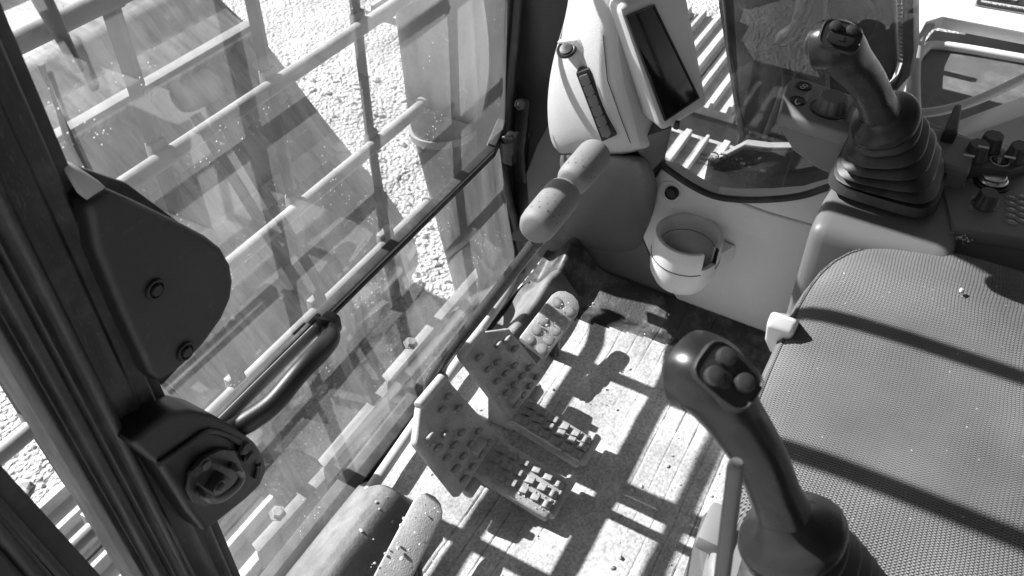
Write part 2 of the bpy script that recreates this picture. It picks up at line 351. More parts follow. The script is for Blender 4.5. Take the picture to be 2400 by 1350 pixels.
# right front pillar: inner edge follows the glass, unseen top shaped to shade the seat
YR = .64
inner = [(.87, 1.68), (.885, 1.30), (.905, 1.16), (.97, 1.05), (1.10, .95), (1.165, .82), (1.178, .70)] + [(p_.x, p_.z) for p_ in [P(*q_, y=YR) for q_ in ((1196, 0), (1180, 200), (1164, 380), (1172, 450), (1194, 530), (1207, 590), (1212, 640), (1192, 705))]]
pr = tag(prism('pillar_right', [(x_, YR, z_) for x_, z_ in inner] + [(1.36, YR, inner[-1][1]), (1.36, YR, 1.68)], (0, .05, 0), BLK, bevel=.006), kind='structure')
prism('trim', [(x_ + .052, YR - .03, z_) for x_, z_ in inner[6:13]] + [(x_ + .10, YR - .03, z_) for x_, z_ in inner[12:5:-1]], (0, .028, 0), PIL, pr, bevel=.004)
tube('seal', [(x_ + .014, YR - .006, z_) for x_, z_ in inner[5:14]], .009, RUB, pr, 8, 5)
for a_ in ((1243, 312), (1218, 245)): bolt('bolt', P(*a_, y=YR - .032), (-.5, -.7, .4), .007, DRK, pr, .006)
prism('corner_lining', [(1.192, .43, .05), (1.192, .642, .0), (1.192, .642, 1.66), (1.192, .43, 1.66)], (.008, 0, 0), BLK, pr, bevel=.001)
# hose clamp and latch lump beside the pillar
lc = thing('window_latch', 'dark dusty window latch lump on the right front pillar', 'latch')
box('latch_body', P(1197, 335, y=.60), (.022, .025, .04), BLK, lc, bevel=.008); rod('latch_pin', P(1180, 330, y=.60), P(1215, 318, y=.595), .008, BLK, lc); box('latch_tongue', P(1195, 365, y=.605), (.02, .02, .03), BLK, lc, bevel=.004)

# front header and sill frame around the windshield
hd = tag(box('windshield_header', (.70, .59, 1.60), (1.0, .07, .14), PIL, bevel=.01), kind='structure')
sill = thing('windshield_sill', 'pale sunlit tube frame along the foot of the lower windshield', 'window frame')
pts = [P(640, 1480, z=.03), P(730, 1350, z=.03), P(880, 1130, z=.03), P(1060, 868, z=.03), P(1150, 738, z=.035)]
tube('sill_tube', pts + [P(1180, 694, y=.566), P(1198, 660, y=.574), P(1206, 630, y=.578)], .0095, mat('sill_paint', .5, .4, dust=.25), sill, 12, 5)
prism('seal', [(.25, .545, .012), (1.04, .566, .012), (1.04, .60, .012), (.25, .585, .012)], (0, 0, -.02), RUB, sill)

# ------------------------------------------------------------------ windshields
YB, ZB = .614, .33
up = thing('upper_windshield', 'dusty upper windshield pane reflecting the cab above the black rail', 'windshield')
prism('pane', [(.30, YB + .004, ZB), (1.03, YB + .004, ZB), (1.03, YB + .004, 1.55), (.30, YB + .004, 1.55)], (0, .0, 0), GL_UP, up, bevel=0) if False else None
def quad(name, pts, m, parent):
    bm = bmesh.new(); bm.faces.new([bm.verts.new(p) for p in pts]); me = bpy.data.meshes.new(name); bm.to_mesh(me); bm.free(); me.materials.append(m)
    o = bpy.data.objects.new(name, me); COL.objects.link(o); o.parent = parent; return o
quad('pane', [(.29, YB, ZB), (.29, YB, 1.55), (1.10, YB, 1.55), (1.10, YB, ZB)], GL_UP, up)
quad('pane_return', [(1.10, YB, ZB), (1.10, YB, 1.55), (1.16, .642, 1.55), (1.16, .642, ZB)], GL_UP, up)
lo = thing('lower_windshield', 'heavily dusted lower windshield pane below the black rail', 'windshield')
quad('pane', [(.29, .568, .015), (.29, YB, ZB - .012), (1.085, YB, ZB - .012), P(1190, 500, y=.60), P(1205, 590, y=.588), P(1206, 650, y=.580), P(1170, 715, y=.574)], GL_LO, lo)
# the rail between them
rl = thing('window_rail', 'black grooved rail crossing the windshield between both panes', 'window rail')
a = P(300, 1195, y=YB - .012); b = P(1158, 352, y=YB - .012)
def along(p, q, off, name, h, d, m):   # flat bar between p and q
    p = Vector(p) + Vector(off); q = Vector(q) + Vector(off); k = Vector((0, 0, h)); bm_ = [p, q, q + k, p + k]
    return prism(name, bm_, (0, d, 0), m, rl, bevel=.0015)
b2 = P(1183, 292, y=YB + .012)
for nm, h0, h1, dy, m in (('lower_lip', -.0115, .0065, -.003, RUB), ('channel', -.0045, .007, -.001, mat('rail_metal', .22, .4, dust=.3)), ('upper_lip', .003, .0035, -.003, RUB)):
    along(a, b, (0, dy, h0), nm, h1, .016, m); along(b, b2, (0, dy, h0), nm, h1 + .004, .016, m)
# window grab handle on the rail
gh_ = thing('grab_handle', 'dark grab handle with worn sunlit edge on the window rail', 'handle')
prism('backing_strip', [P(505, 985, y=.575), P(752, 736, y=.575), P(752, 752, y=.575), P(520, 1000, y=.575)], (0, .006, 0), RUB, gh_, bevel=.001)
rod('slide_tube', P(520, 990, y=.568), P(768, 745, y=.568), .0072, mat('slide_tube', .26, .35, dust=.2), gh_)
tube('grip', [P(540, 1010, y=.552), P(585, 985, y=.54), P(640, 945, y=.528), P(700, 875, y=.522), P(745, 828, y=.524), P(772, 795, y=.538), P(772, 772, y=.556)], [.012, .0135, .013, .0125, .0135, .013, .012], BLK, gh_, 16, 6)
box('end_block', P(770, 765, y=.562), (.03, .022, .03), RUB, gh_, bevel=.006)
prism('end_bracket', [P(752, 748, y=.556), P(790, 752, y=.556), P(795, 790, y=.556), P(778, 800, y=.556)], (0, .012, 0), RUB, gh_, bevel=.002)

# ------------------------------------------------------------------ wiper
wp = thing('wiper', 'black wiper arm and blade on the upper left windshield', 'wiper')
tube('arm', [P(60, -80, y=.632), P(100, 0, y=.630), P(150, 95, y=.630), P(185, 165, y=.628)], [.008, .008, .006, .005], BLK, wp, 8)
tube('blade', [P(95, 150, y=.622), P(160, 320, y=.622), P(200, 400, y=.622)], [.003, .004, .003], RUB, wp, 6)
# ------------------------------------------------------------------ dark cover on the left pillar
cv = thing('wiper_motor_cover', 'dark rounded plastic cover bolted beside the left pillar', 'cover')
YC = .535
oc = [(206, 478), (262, 446), (330, 476), (420, 520), (490, 556), (525, 584), (545, 620), (551, 660), (546, 700), (525, 748), (480, 812), (430, 862), (376, 902), (352, 880), (285, 735), (225, 590)]
prism('shell', [P(*q, y=YC) for q in oc], (0, .035, 0), DRK, cv, bevel=.010, seg=4, ang=50)
prism('mounting_flange', [P(*q, y=.568) for q in ((150, 402), (190, 392), (300, 430), (420, 520), (500, 590), (530, 680), (480, 800), (380, 905), (345, 890))], (0, .012, 0), RUB, cv, bevel=.003)
prism('lit_bevel', [P(165, 405, y=.556), P(190, 398, y=.556), P(262, 448, y=YC + .004), P(208, 478, y=YC + .004)], (.0, .012, .006), HOU, cv, bevel=.003)  # sunlit top bevel of the cover, its brightness put into pale plastic
for q in ((361, 677), (432, 822)): 
    lathe('bolt', [(.0105, .0), (.0105, .002), (.0095, .0035), (.008, .0035), (.0075, .001), (.006, .001), (.006, .004), (.005, .0055)], P(*q, y=YC + .0005), (0, -1, 0), BLK, cv, 18)
# ------------------------------------------------------------------ latch bracket on the left pillar
lb = thing('latch_bracket', 'black rounded bracket with a steel loop latch on the left pillar', 'bracket')
YL = .525; BRK = mat('bracket_metal', .045, .4, var=.35, scratch=.04); LOOP = mat('loop_steel', .14, .35, metal=.4, var=.4)
ol = [(306, 1040), (352, 1000), (400, 968), (450, 962), (505, 975), (560, 1005), (600, 1038), (622, 1070), (629, 1100), (612, 1140), (575, 1175), (480, 1250), (440, 1200), (370, 1090), (352, 1078)]
prism('shell', [P(*q, y=YL) for q in ol], (0, .05, 0), BLK, lb, bevel=.007, seg=3, ang=45)
rim = [(372, 1088), (440, 1040), (485, 1012), (530, 1020), (580, 1052), (606, 1088), (600, 1120)]
tube('rim', [P(*q, y=YL - .002) for q in rim], .0035, PIL, lb, 8, 5)
prism('lock_plate', [P(*q, y=YL - .001) for q in ((430, 1145), (438, 1100), (470, 1065), (510, 1048), (540, 1050), (556, 1080), (556, 1110), (520, 1160), (470, 1182), (445, 1175))], (0, -.007, 0), BRK, lb, bevel=.003)
box('lock_block', P(512, 1135, y=YL - .012), (.022, .018, .03), BRK, lb, Matrix.Rotation(R(-18), 3, 'Y'), bevel=.003)
for q in ((478, 1088), (514, 1141)): bolt('bolt', P(*q, y=YL - (.0078 if q[0] < 500 else .0212)), (0, -1, 0), .0055, LOOP, lb, .005, False)
tube('loop', [P(462, 1148, y=YL), P(478, 1160, y=YL - .03), P(500, 1172, y=YL - .034), P(525, 1165, y=YL - .034), P(555, 1140, y=YL - .034), P(566, 1118, y=YL - .032), P(556, 1098, y=YL - .03), P(540, 1090, y=YL - .002)], .0042, LOOP, lb, 10, 5)
for q in ((566, 1046), (578, 1068)): lathe('spring_coil', [(.007, 0), (.009, .004), (.007, .008)], P(*q, y=YL - .001), (0, -1, 0), PIL, lb, 14)

# ------------------------------------------------------------------ open door edge, lower left
de = thing('door_edge', 'dark rubber sealed door frame edge in the lower left corner', 'door frame')
def slab(nm, pa, pb, w0, d0, m, dy=0):
    pa = P(*pa, y=.5 + dy); pb = P(*pb, y=.5 + dy)
    return prism(nm, [pa, pb, pb + Vector((-w0, 0, -.006)), pa + Vector((-w0, 0, -.006))], (0, d0, 0), m, de, bevel=.003)
slab('outer_frame', (-140, 930), (330, 1452), .022, .03, RUB, .02); slab('seal_lip', (-140, 1000), (260, 1452), .010, .012, PIL, .006)
slab('inner_frame', (-140, 1040), (215, 1452), .03, .03, PIL, -.004); tube('inner_bead', [P(-140, 1085, y=.488), P(170, 1452, y=.488)], .006, RUB, de, 10); slab('panel', (-140, 1130), (120, 1440), .06, .02, BLK, -.02)

# ------------------------------------------------------------------ front guard outside
fg = thing('front_guard', 'tubular steel guard grid bolted outside the windshield', 'guard')
UPR = mat('upright_shaded_paint', .16, .45, var=.2, dust=.2, dcol=.35); YG = .775; BX = (.272, .546, .747, .949); BZ = (.964, .753, .549, .337, .115)  # uprights take a darker guard paint for their shaded near side
for z_ in BZ: rod('cross_bar', (-.22, YG, z_), (1.091, YG, z_), .0112, GBAR, fg, 16, .5)
rod('cross_bar', (-.22, .745, -.10), (.33, .745, -.10), .0124, GBAR, fg)
for x_ in BX:
    tube('upright', [(x_, YG + .012, 1.5), (x_, YG + .012, .345), (x_, YG + .006, .22), (x_, .76, .085), (x_, .728, -.04), (x_, .682, -.15)], .0125, UPR, fg, 4, 0, True, (1, .55), (0, 1, 0))
    for z_ in BZ:
        prism('gusset', [(x_ - .014, YG + .004, z_ - .017), (x_ + .014, YG + .004, z_ - .017), (x_ + .012, YG + .004, z_ + .022), (x_ - .012, YG + .004, z_ + .022)], (0, .012, 0), GBAR, fg, bevel=.002)
for z_ in BZ: lathe('end_boss', [(.015, 0), (.015, .006), (.009, .01)], (1.087, YG, z_), (1, 0, 0), GBAR, fg, 14)
# bent foot plate of the guard
PLT = mat('plate_paint', .20, .45, var=.1, dust=.2)
for i, (qa, qb, qc, qd) in enumerate((((1115, 628), (895, 880), (890, 892), (1085, 650)), ((905, 890), (745, 1078), (740, 1092), (880, 930)), ((760, 1090), (590, 1275), (575, 1300), (700, 1170)))):
    pts = [P(*q, y=.69) for q in (qa, qb)]
    p0, p1 = pts
    prism('foot_flange', [p0, p1, p1 + Vector((-.006, -.018, -.002)), p0 + Vector((-.02, -.018, -.002))], (0, 0, -.004), PLT, fg, bevel=.001)
    prism('foot_web', [p0 + Vector((-.02, -.018, -.006)), p1 + Vector((-.006, -.018, -.006)), p1 + Vector((-.006, -.016, -.06)), p0 + Vector((-.02, -.016, -.06))], (0, .004, 0), GBAR, fg, bevel=.001)
for q in ((962, 806), (650, 1204)): bolt('foot_bolt', P(*q, y=.678), (0, -.3, 1), .0095, GBAR, fg, .011)

# ------------------------------------------------------------------ bucket on the ground ahead
bk = thing('excavator_bucket', 'large worn steel bucket resting on the gravel beyond the guard', 'bucket')
bp = [(2.75, -.09), (2.5, -.07), (2.28, -.09), (2.21, -.16), (2.07, -.25), (1.95, -.375), (1.84, -.5), (1.70, -.64), (1.58, -.75), (1.49, -.88), (1.47, -1.02), (1.54, -1.13), (1.72, -1.19), (2.0, -1.2), (2.5, -1.15)]
pp = spline([(0, y_, z_) for y_, z_ in bp], 3)
bx0, bx1 = .90, 1.95
bm = bmesh.new(); L0 = [bm.verts.new((bx0, p.y, p.z)) for p in pp]; L1 = [bm.verts.new((bx1, p.y, p.z)) for p in pp]
for i in range(len(pp) - 1): bm.faces.new((L0[i], L1[i], L1[i + 1], L0[i + 1]))
sh = fin(bm, 'shell', STEEL, bk); md = sh.modifiers.new('Solidify', 'SOLIDIFY'); md.thickness = .03; md.offset = 0
for xx in (bx0 - .016, bx1 - .014): prism('side_plate', [(xx, p.y, p.z) for p in pp] + [(xx, 2.75, -.9), (xx, 2.75, -.4)], (.03, 0, 0), STEEL, bk, bevel=.004)
def strip(name, i0, i1, x0, x1, h):
    q = [p for p in pp[i0:i1]]
    pts = []
    for k, p in enumerate(q):
        t = (q[min(k + 1, len(q) - 1)] - q[max(k - 1, 0)]).normalized(); nrm = Vector((0, t.z, -t.y))
        pts.append((p, p - nrm * h if nrm.y > 0 else p + nrm * h))
    bm = bmesh.new(); A = []
    for p, o in pts: A.append([bm.verts.new((x0, p.y, p.z)), bm.verts.new((x1, p.y, p.z)), bm.verts.new((x1, o.y, o.z)), bm.verts.new((x0, o.y, o.z))])
    for k in range(len(A) - 1):
        for e in range(4): bm.faces.new((A[k][e], A[k][(e + 1) % 4], A[k + 1][(e + 1) % 4], A[k + 1][e]))
    bm.faces.new(A[0]); bm.faces.new(A[-1][::-1]); return fin(bm, name, STEEL, bk)
strip('cross_rib', 10, 13, bx0, bx1 - .04, .05); strip('cross_rib', 15, 17, bx0, bx1 - .02, .035); strip('cross_rib', 19, 21, bx0, bx1 - .02, .035)
S2 = mat('polished_steel', .62, .35, metal=.4, var=.4, vscale=6, stretch=(9, 1, 1), bump=.3, bscale=70); S3 = mat('dirty_steel', .12, .7, var=.6, vscale=6, bump=.5, bscale=60)
def band(i0, i1, m, h=.006):
    o = strip('wear_band', i0, i1, bx0, bx1 - .012, h); o.data.materials.clear(); o.data.materials.append(m)
band(8, 10, S3); band(13, 15, S2); band(17, 19, S3); band(21, 23, S2); band(24, 26, S3)
for x0 in (1.0, 1.2, 1.4, 1.6, 1.8): strip('wear_bar', 23, 36, x0, x0 + .085, .035)
for (pa_, pb_, dd) in (((585, 50), 1.90, .022), ((668, 205), 1.93, .012), ((760, 330), 1.93, .012)):
    e_ = P(*pa_, x=pb_); prism('ledge', [(bx0, e_.y + .02, e_.z), (pb_, e_.y + .02, e_.z), (pb_, e_.y - dd, e_.z), (bx0, e_.y - dd, e_.z)], (0, 0, -.02), mat('ledge_dust', .25, .8, var=.3, vscale=10, bump=.5, bscale=60), bk, bevel=.003)
prism('top_lip', [(bx0, 2.62, -.06), (bx1 - .05, 2.62, -.06), (bx1 - .05, 2.78, -.06), (bx0, 2.78, -.06)], (0, 0, .05), STEEL, bk, bevel=.01)

# ------------------------------------------------------------------ boom and its lift cylinder
bo = thing('boom', 'dark painted boom side plates rising outside the right window', 'boom')
side = [(-.02, -.4), (.27, -.25), (.285, .222), (.375, .47), (.52, 1.1), (.75, 2.0), (.5, 2.0), (.33, 1.1), (.19, .5), (.10, .2)]
prism('side_plate', [(1.47, y_, z_) for y_, z_ in side], (.035, 0, 0), BOOMM, bo, bevel=.006)
prism('side_plate', [(1.80, y_, z_) for y_, z_ in side], (.035, 0, 0), BOOMM, bo, bevel=.006)
prism('front_plate', [(1.505, .265, -.25), (1.80, .265, -.25), (1.80, .28, .222), (1.505, .28, .222)], (0, -.02, 0), BOOMM, bo, bevel=.004)
prism('front_plate', [(1.505, .28, .226), (1.80, .28, .226), (1.80, .51, 1.1), (1.505, .51, 1.1)], (0, -.02, 0), BOOMM, bo, bevel=.004)
prism('foot_bracket', [P(*q, x=1.62) for q in ((1900, -60), (2092, -60), (2100, 150), (2090, 190), (2060, 215), (1980, 215), (1910, 190))], (.04, 0, 0), BOOMM, bo, bevel=.01)
prism('foot_bracket', [P(*q, x=1.60) for q in ((2112, -60), (2141, -60), (2143, 120), (2132, 180), (2095, 222), (2060, 232), (2095, 200), (2114, 150))], (.06, 0, 0), BOOMM, bo, bevel=.01)
lathe('pin_boss', [(.05, 0), (.05, .012), (.042, .014), (.042, .006), (.02, .006), (.0, .006)], P(2000, 45, x=1.618), (-1, 0, 0), BOOMM, bo, 24)
tube('hose', [P(1900, -60, x=1.43), P(1870, 60, x=1.42), P(1830, 100, x=1.43), P(1850, 190, x=1.44), P(1800, 330, x=1.46)], .014, BLK, bo, 12, 6)
prism('lit_edge', [P(1688, -30, x=1.465), P(1706, 130, x=1.465), P(1742, 325, x=1.465), P(1748, 325, x=1.465), P(1712, 130, x=1.465), P(1694, -30, x=1.465)], (.01, 0, 0), PLT, bo, bevel=.001)  # pale strip painted where sun catches the boom's front edge
cy = thing('boom_cylinder', 'grey lift cylinder barrel with clamp ring beside the right pillar', 'cylinder')
tube('barrel', [P(1010, -60, x=1.5), P(1040, 260, x=1.5), P(1150, 720, x=1.5)], .088, mat('cylinder_paint', .055, .38, var=.3, vscale=5, dust=.2, dcol=.3, up=.2), cy, 32)
tube('clamp_ring', [P(1044, 290, x=1.5), P(1047, 306, x=1.5)], .093, GBAR, cy, 32)
tube('rod_guard', [P(1092, -80, x=1.58), P(1105, 250, x=1.58), P(1155, 520, x=1.58)], .05, BOOMM, cy, 16)
prism('mount_plate', [P(1118, -40, x=1.75), P(1175, -40, x=1.75), P(1168, 160, x=1.75), P(1122, 175, x=1.75), P(1124, 310, x=1.75), P(1165, 320, x=1.75), P(1190, 700, x=1.75), P(1130, 660, x=1.75), P(1095, 180, x=1.75)], (.04, 0, 0), BOOMM, cy, bevel=.006)

# ------------------------------------------------------------------ tracks and undercarriage
def track(label, x0, x1, y0, y1, ztop, pitch=.19):
    t = thing('track', label, 'track', 'crawler tracks')
    k = 0; y_ = y0
    base = None
    while y_ < y1:
        if base is None:
            bm = bmesh.new(); W = x1 - x0
            pr_ = [(0, -.03), (0, 0), (.012, .0), (.016, .028), (.026, .028), (.032, 0), (.075, .0), (.08, .022), (.09, .022), (.095, 0), (.14, 0), (.144, .028), (.154, .028), (.16, 0), (pitch - .008, 0), (pitch - .008, -.03)]
            a_ = [bm.verts.new((0, p[0], p[1])) for p in pr_]; b_ = [bm.verts.new((W, p[0], p[1])) for p in pr_]
            bm.faces.new(a_); bm.faces.new(b_[::-1])
            for i in range(len(pr_)): bm.faces.new((a_[i], b_[i], b_[(i + 1) % len(pr_)], a_[(i + 1) % len(pr_)]))
            base = fin(bm, 'track_shoe', TRK, t, ang=25); o = base
        else:
            o = base.copy(); COL.objects.link(o); o.parent = t
        o.location = (x0, y_, ztop); y_ += pitch; k += 1
    box('track_frame', ((x0 + x1) / 2, (y0 + y1) / 2, ztop - .3), ((x1 - x0) * .6, y1 - y0, .4), BOOMM, t, bevel=.03)
    return t
track('dusty crawler track under the left door with raised ribs', -.02, .60, -1.0, 1.12, -.36)
track('far crawler track beyond the boom, ribs sunlit white', 2.50, 3.15, -1.2, 1.9, -.36)
uf = thing('undercarriage_deck', 'sunlit ribbed deck plate beneath the right side window', 'deck')
prism('plate', [(1.72, -.2, -.42), (2.42, -.2, -.42), (2.42, .95, -.42), (1.72, .95, -.42)], (0, 0, -.03), mat('deck_dirt', .20, .8, var=.5, vscale=14, bump=.8, bscale=60, dust=.45, dcol=.6, dscale=8), uf, bevel=.004)
for k in range(16): box('rib', (2.07, -.1 + k * .066, -.408), (.66, .022 if k % 2 else .012, .03), TRK, uf, bevel=.004)
br = thing('deck_bracket', 'bent steel bracket with top edge coloured as sunlit below the side window', 'bracket')
q = [P(1660, 368, x=1.40), P(1680, 372, x=1.40), P(1745, 338, x=1.40), P(1800, 345, x=1.40), P(1860, 345, x=1.40)]
prism('edge', q + [v_ + Vector((0, 0, -.012)) for v_ in q[::-1]], (.02, 0, 0), PLT, br, bevel=.002)  # paler paint than the web puts sunlight on the top edge
prism('web', [v_ + Vector((.004, 0, -.013)) for v_ in q] + [Vector((1.404, q[-1].y, -.1)), Vector((1.404, q[0].y, -.1))], (.012, 0, 0), BOOMM, br, bevel=.002)

# ------------------------------------------------------------------ body box behind the boom (upper right)
sb = thing('side_body_panel', 'white machine body panel with rounded recess and warning label', 'body panel')
ZS = .30
def T(px, py, z=ZS): return P(px, py, z=z)
prism('deck', [T(2138, -60), T(2140, 40), T(2150, 90), T(2172, 50), T(2210, 38), T(2420, 78), T(2600, 110), T(2600, -120)], (0, 0, -.03), BODY, sb, bevel=.006)
rimp = [T(2146, 330, ZS - .02), T(2142, 190, ZS - .02), T(2150, 105, ZS - .02), T(2172, 64, ZS - .02), T(2215, 52, ZS - .02), T(2420, 84, ZS - .02), T(2560, 108, ZS - .02)]
tube('outer_lip', rimp, .013, mat('lip_paint', .3, .4), sb, 10, 6)
tube('inner_lip', [p + Vector((-.055, -.012, -.03)) for p in rimp], .010, BODY, sb, 10, 6)
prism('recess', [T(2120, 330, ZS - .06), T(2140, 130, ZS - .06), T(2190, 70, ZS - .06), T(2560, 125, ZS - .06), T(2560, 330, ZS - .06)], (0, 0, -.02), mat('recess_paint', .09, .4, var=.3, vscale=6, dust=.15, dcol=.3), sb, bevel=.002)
lab = sb
def L2(px, py): return T(px, py, ZS + .002)
prism('label_plate', [L2(2283, 12), L2(2400, 33), L2(2470, 46), L2(2500, -60), L2(2310, -90)], (0, 0, .002), mat('label_grey', .42, .5, var=.04), sb, bevel=.0)
pt = [T(2289, 9, ZS + .0062), T(2470, 40, ZS + .0062), T(2474, 36, ZS + .0062), T(2294, 5, ZS + .0062)]
prism('label_border', pt, (0, 0, .001), BPR, sb, bevel=0)
prism('label_border', [T(2291, -4, ZS + .0062), T(2470, 25, ZS + .0062), T(2475, 18, ZS + .0062), T(2298, -12, ZS + .0062)], (0, 0, .001), BPR, sb, bevel=0)
prism('label_border', [T(2287, 9, ZS + .0062), T(2291, 9, ZS + .0062), T(2299, -8, ZS + .0062), T(2293, -8, ZS + .0062)], (0, 0, .001), BPR, sb, bevel=0)
rgt = T(2400, 21) - T(2300, 5); upd = T(2300, 0) - T(2296, 10)
text('lettering', '800.445.8084 / www.powerbull.com', T(2296, 8.5, ZS + .0065), rgt, upd, .019, BPR, sb)
text('lettering', 'CAUTION', T(2310, -3, ZS + .0065), rgt, upd, .085, BPR, sb)
rr_ = thing('lit_panel_edge', 'white tube for the sunlit lower panel edge crossing behind the right joystick', 'rail')
tube('rail', [P(2140, 266, x=1.60), P(2190, 262, x=1.60), P(2250, 248, x=1.61), P(2310, 226, x=1.63), P(2400, 183, x=1.66), P(2520, 125, x=1.7)], .009, BODY, rr_, 10, 6)  # tube stands in for the lit edge of the lower body panel
dk = thing('walkway_plate', 'pale anti slip tread strip seen through the right window', 'walkway')
prism('plate', [P(2086, -40, x=1.9), P(2110, -40, x=1.9), P(2118, 120, x=1.9), P(2098, 182, x=1.9)], (.02, 0, 0), BODY, dk, bevel=.002)
for k in range(18):
    for e in range(2):
        box('stud', P(2093 + k * .5 + e * 12, -30 + k * 10 + 4 * e, x=1.899), (.004, .012, .006), BOOMM, dk, bevel=.001)
bd = thing('rear_body_side', 'dark machine body side standing beyond the boom foot', 'body panel')
prism('side', [(2.05, -.05, -.5), (2.05, -.05, .18), (2.05, -1.2, .18), (2.05, -1.2, -.5)], (.9, 0, 0), BOOMM, bd, bevel=.01)
prism('sill_step', [P(2230, 330, x=1.50), P(2420, 262, x=1.50), P(2520, 262, x=1.50), P(2520, 400, x=1.50), P(2230, 400, x=1.50)], (.08, 0, 0), BODY, bd, bevel=.006)

# ================================================================== RIGHT SIDE OF THE CAB
XW = 1.172
wr = tag(prism('wall_right', [(XW + .028, .55, -.03), (XW + .028, -.86, -.03), (XW + .028, -.86, .24), (XW + .028, .3, .24), (XW + .028, .55, .35)], (.03, 0, 0), FLEN, bevel=.004), kind='structure'); sp = wr
pb = [(1548, 395), (1512, 455), (1500, 505), (1507, 562), (1535, 625), (1612, 742), (1700, 768), (1800, 797), (1960, 830), (1985, 520), (1912, 532), (1800, 500), (1720, 470), (1680, 464), (1620, 430), (1575, 400)]
prism('trim_panel', [P(*q, x=XW - .006) for q in pb], (.03, 0, 0), LGT, sp, bevel=.005, seg=3, ang=40)
prism('trim_panel', [P(*q, x=XW - .004) for q in ((1672, 459), (1720, 466), (1800, 496), (1912, 528), (2010, 540), (2010, 425), (1945, 437), (1870, 458), (1800, 463), (1720, 464))], (.03, 0, 0), LGT, sp, bevel=.004)
lp = wr
pk = [(1285, 292), (1258, 340), (1232, 408), (1240, 500), (1260, 602), (1400, 662), (1610, 742), (1534, 626), (1506, 562), (1499, 505), (1511, 455), (1547, 395), (1560, 340), (1420, 300)]
prism('kick_panel', [P(*q, x=XW) for q in pk], (.02, 0, 0), MID, lp, bevel=.004)
lathe('plug', [(.011, 0), (.011, .0012), (.0095, .002)], P(1327, 562, x=XW), (-1, 0, 0), MID, lp, 18)
prism('recess', [P(*q, x=XW) for q in ((1362, 487), (1378, 478), (1372, 500), (1360, 500))], (-.003, 0, 0), BLK, lp, bevel=.001)
# socket
so_ = thing('power_socket', 'round black power socket recessed in the light side panel', 'socket')
lathe('recess_ring', [(.024, -.001), (.024, .0012), (.019, .0012), (.018, -.001)], P(1573, 452, x=XW - .006), (-1, 0, 0), LGT, so_, 24)
lathe('socket_cap', [(.012, 0), (.012, .008), (.010, .011), (.009, .008), (0, .008)], P(1577, 450, x=XW - .006), (-1, .1, .1), BLK, so_, 20)
# cup holder
ch = thing('cup_holder', 'pale open cup holder ring standing out from the side panel', 'cup holder')
cc = P(1616, 548, x=1.112); ro, ri = .058, .050
def arcring(r, z, a0, a1, n): return [(cc.x + r * math.cos(a), cc.y + r * math.sin(a), z) for a in np.linspace(a0, a1, n)]
# outer cup: tapering wall with a handle slot towards the seat
A0, A1 = R(258), R(258 + 328); n = 46
gr = [arcring(.030, cc.z - .108, A0, A1, n), arcring(.046, cc.z - .10, A0, A1, n), arcring(.056, cc.z - .08, A0, A1, n), arcring(.0585, cc.z - .06, A0, A1, n), arcring(.0585, cc.z - .045, A0, A1, n), arcring(.0585, cc.z - .03, A0, A1, n), arcring(.058, cc.z - .002, A0, A1, n), arcring(.0565, cc.z, A0, A1, n), arcring(.052, cc.z, A0, A1, n), arcring(.049, cc.z - .002, A0, A1, n), arcring(.0485, cc.z - .05, A0, A1, n), arcring(.047, cc.z - .07, A0, A1, n), arcring(.044, cc.z - .088, A0, A1, n)]
sheet('wall', gr, LGT, ch)
n = 8; B0, B1 = A1 - 2 * math.pi, A0; B0, B1 = A1, A0 + 2 * math.pi
gr = [arcring(r_, cc.z + h_, B0, B1, n) for r_, h_ in ((.030, -.108), (.046, -.10), (.056, -.08), (.0585, -.06), (.0585, -.045), (.0575, -.035), (.051, -.035), (.0495, -.05), (.044, -.088))]
sheet('slot_lip', gr, LGT, ch)
lathe('base', [(.02, -.11), (.034, -.107), (.0475, -.087), (.0475, -.082), (.018, -.08), (0, -.08)], cc, (0, 0, 1), LGT, ch, 32)
tube('joint_ring', [(cc.x + .0588 * math.cos(a), cc.y + .0588 * math.sin(a), cc.z - .044) for a in np.linspace(A0, A1, 40)], .0009, BLK, ch, 6)
prism('bracket', [(XW - .008, cc.y - .075, cc.z - .03), (XW - .008, cc.y + .06, cc.z - .03), (cc.x + .02, cc.y + .045, cc.z - .05), (cc.x + .02, cc.y - .045, cc.z - .05)], (0, 0, -.04), LGT, ch, bevel=.008)
for k in range(3): box('vent_slot', (cc.x + .0485, cc.y - .010 + k * .010, cc.z - .058), (.002, .0045, .022), BLK, ch, bevel=.0005)
tube('inner_step', [(cc.x + .0495 * math.cos(a), cc.y + .0495 * math.sin(a), cc.z - .03) for a in np.linspace(A0 + .2, A1 - .2, 40)], .0012, BLK, ch, 6)

# right window
XG = 1.205
rwn = thing('side_window', 'dusty curved right side window behind the joystick', 'window')
sillpx = [(1556, 330), (1549, 378), (1580, 408), (1630, 440), (1680, 461), (1740, 468), (1810, 467), (1880, 458), (1950, 436), (2030, 420)]
edge = [P(*q, x=XG) for q in sillpx]
bm = bmesh.new(); poly = [P(1556, 330, x=XG)] + edge[1:] + [Vector((XG, -.86, edge[-1].z)), Vector((XG, -.86, 1.6)), Vector((XG, .53, 1.6)), Vector((XG, .50, .6))]
bm.faces.new([bm.verts.new(p) for p in poly]); me = bpy.data.meshes.new('pane'); bm.to_mesh(me); bm.free(); me.materials.append(GL_RT)
o = bpy.data.objects.new('pane', me); COL.objects.link(o); o.parent = rwn
tube('seal', [P(*q, x=XW - .008) for q in sillpx], .0058, RUB, rwn, 10, 5)
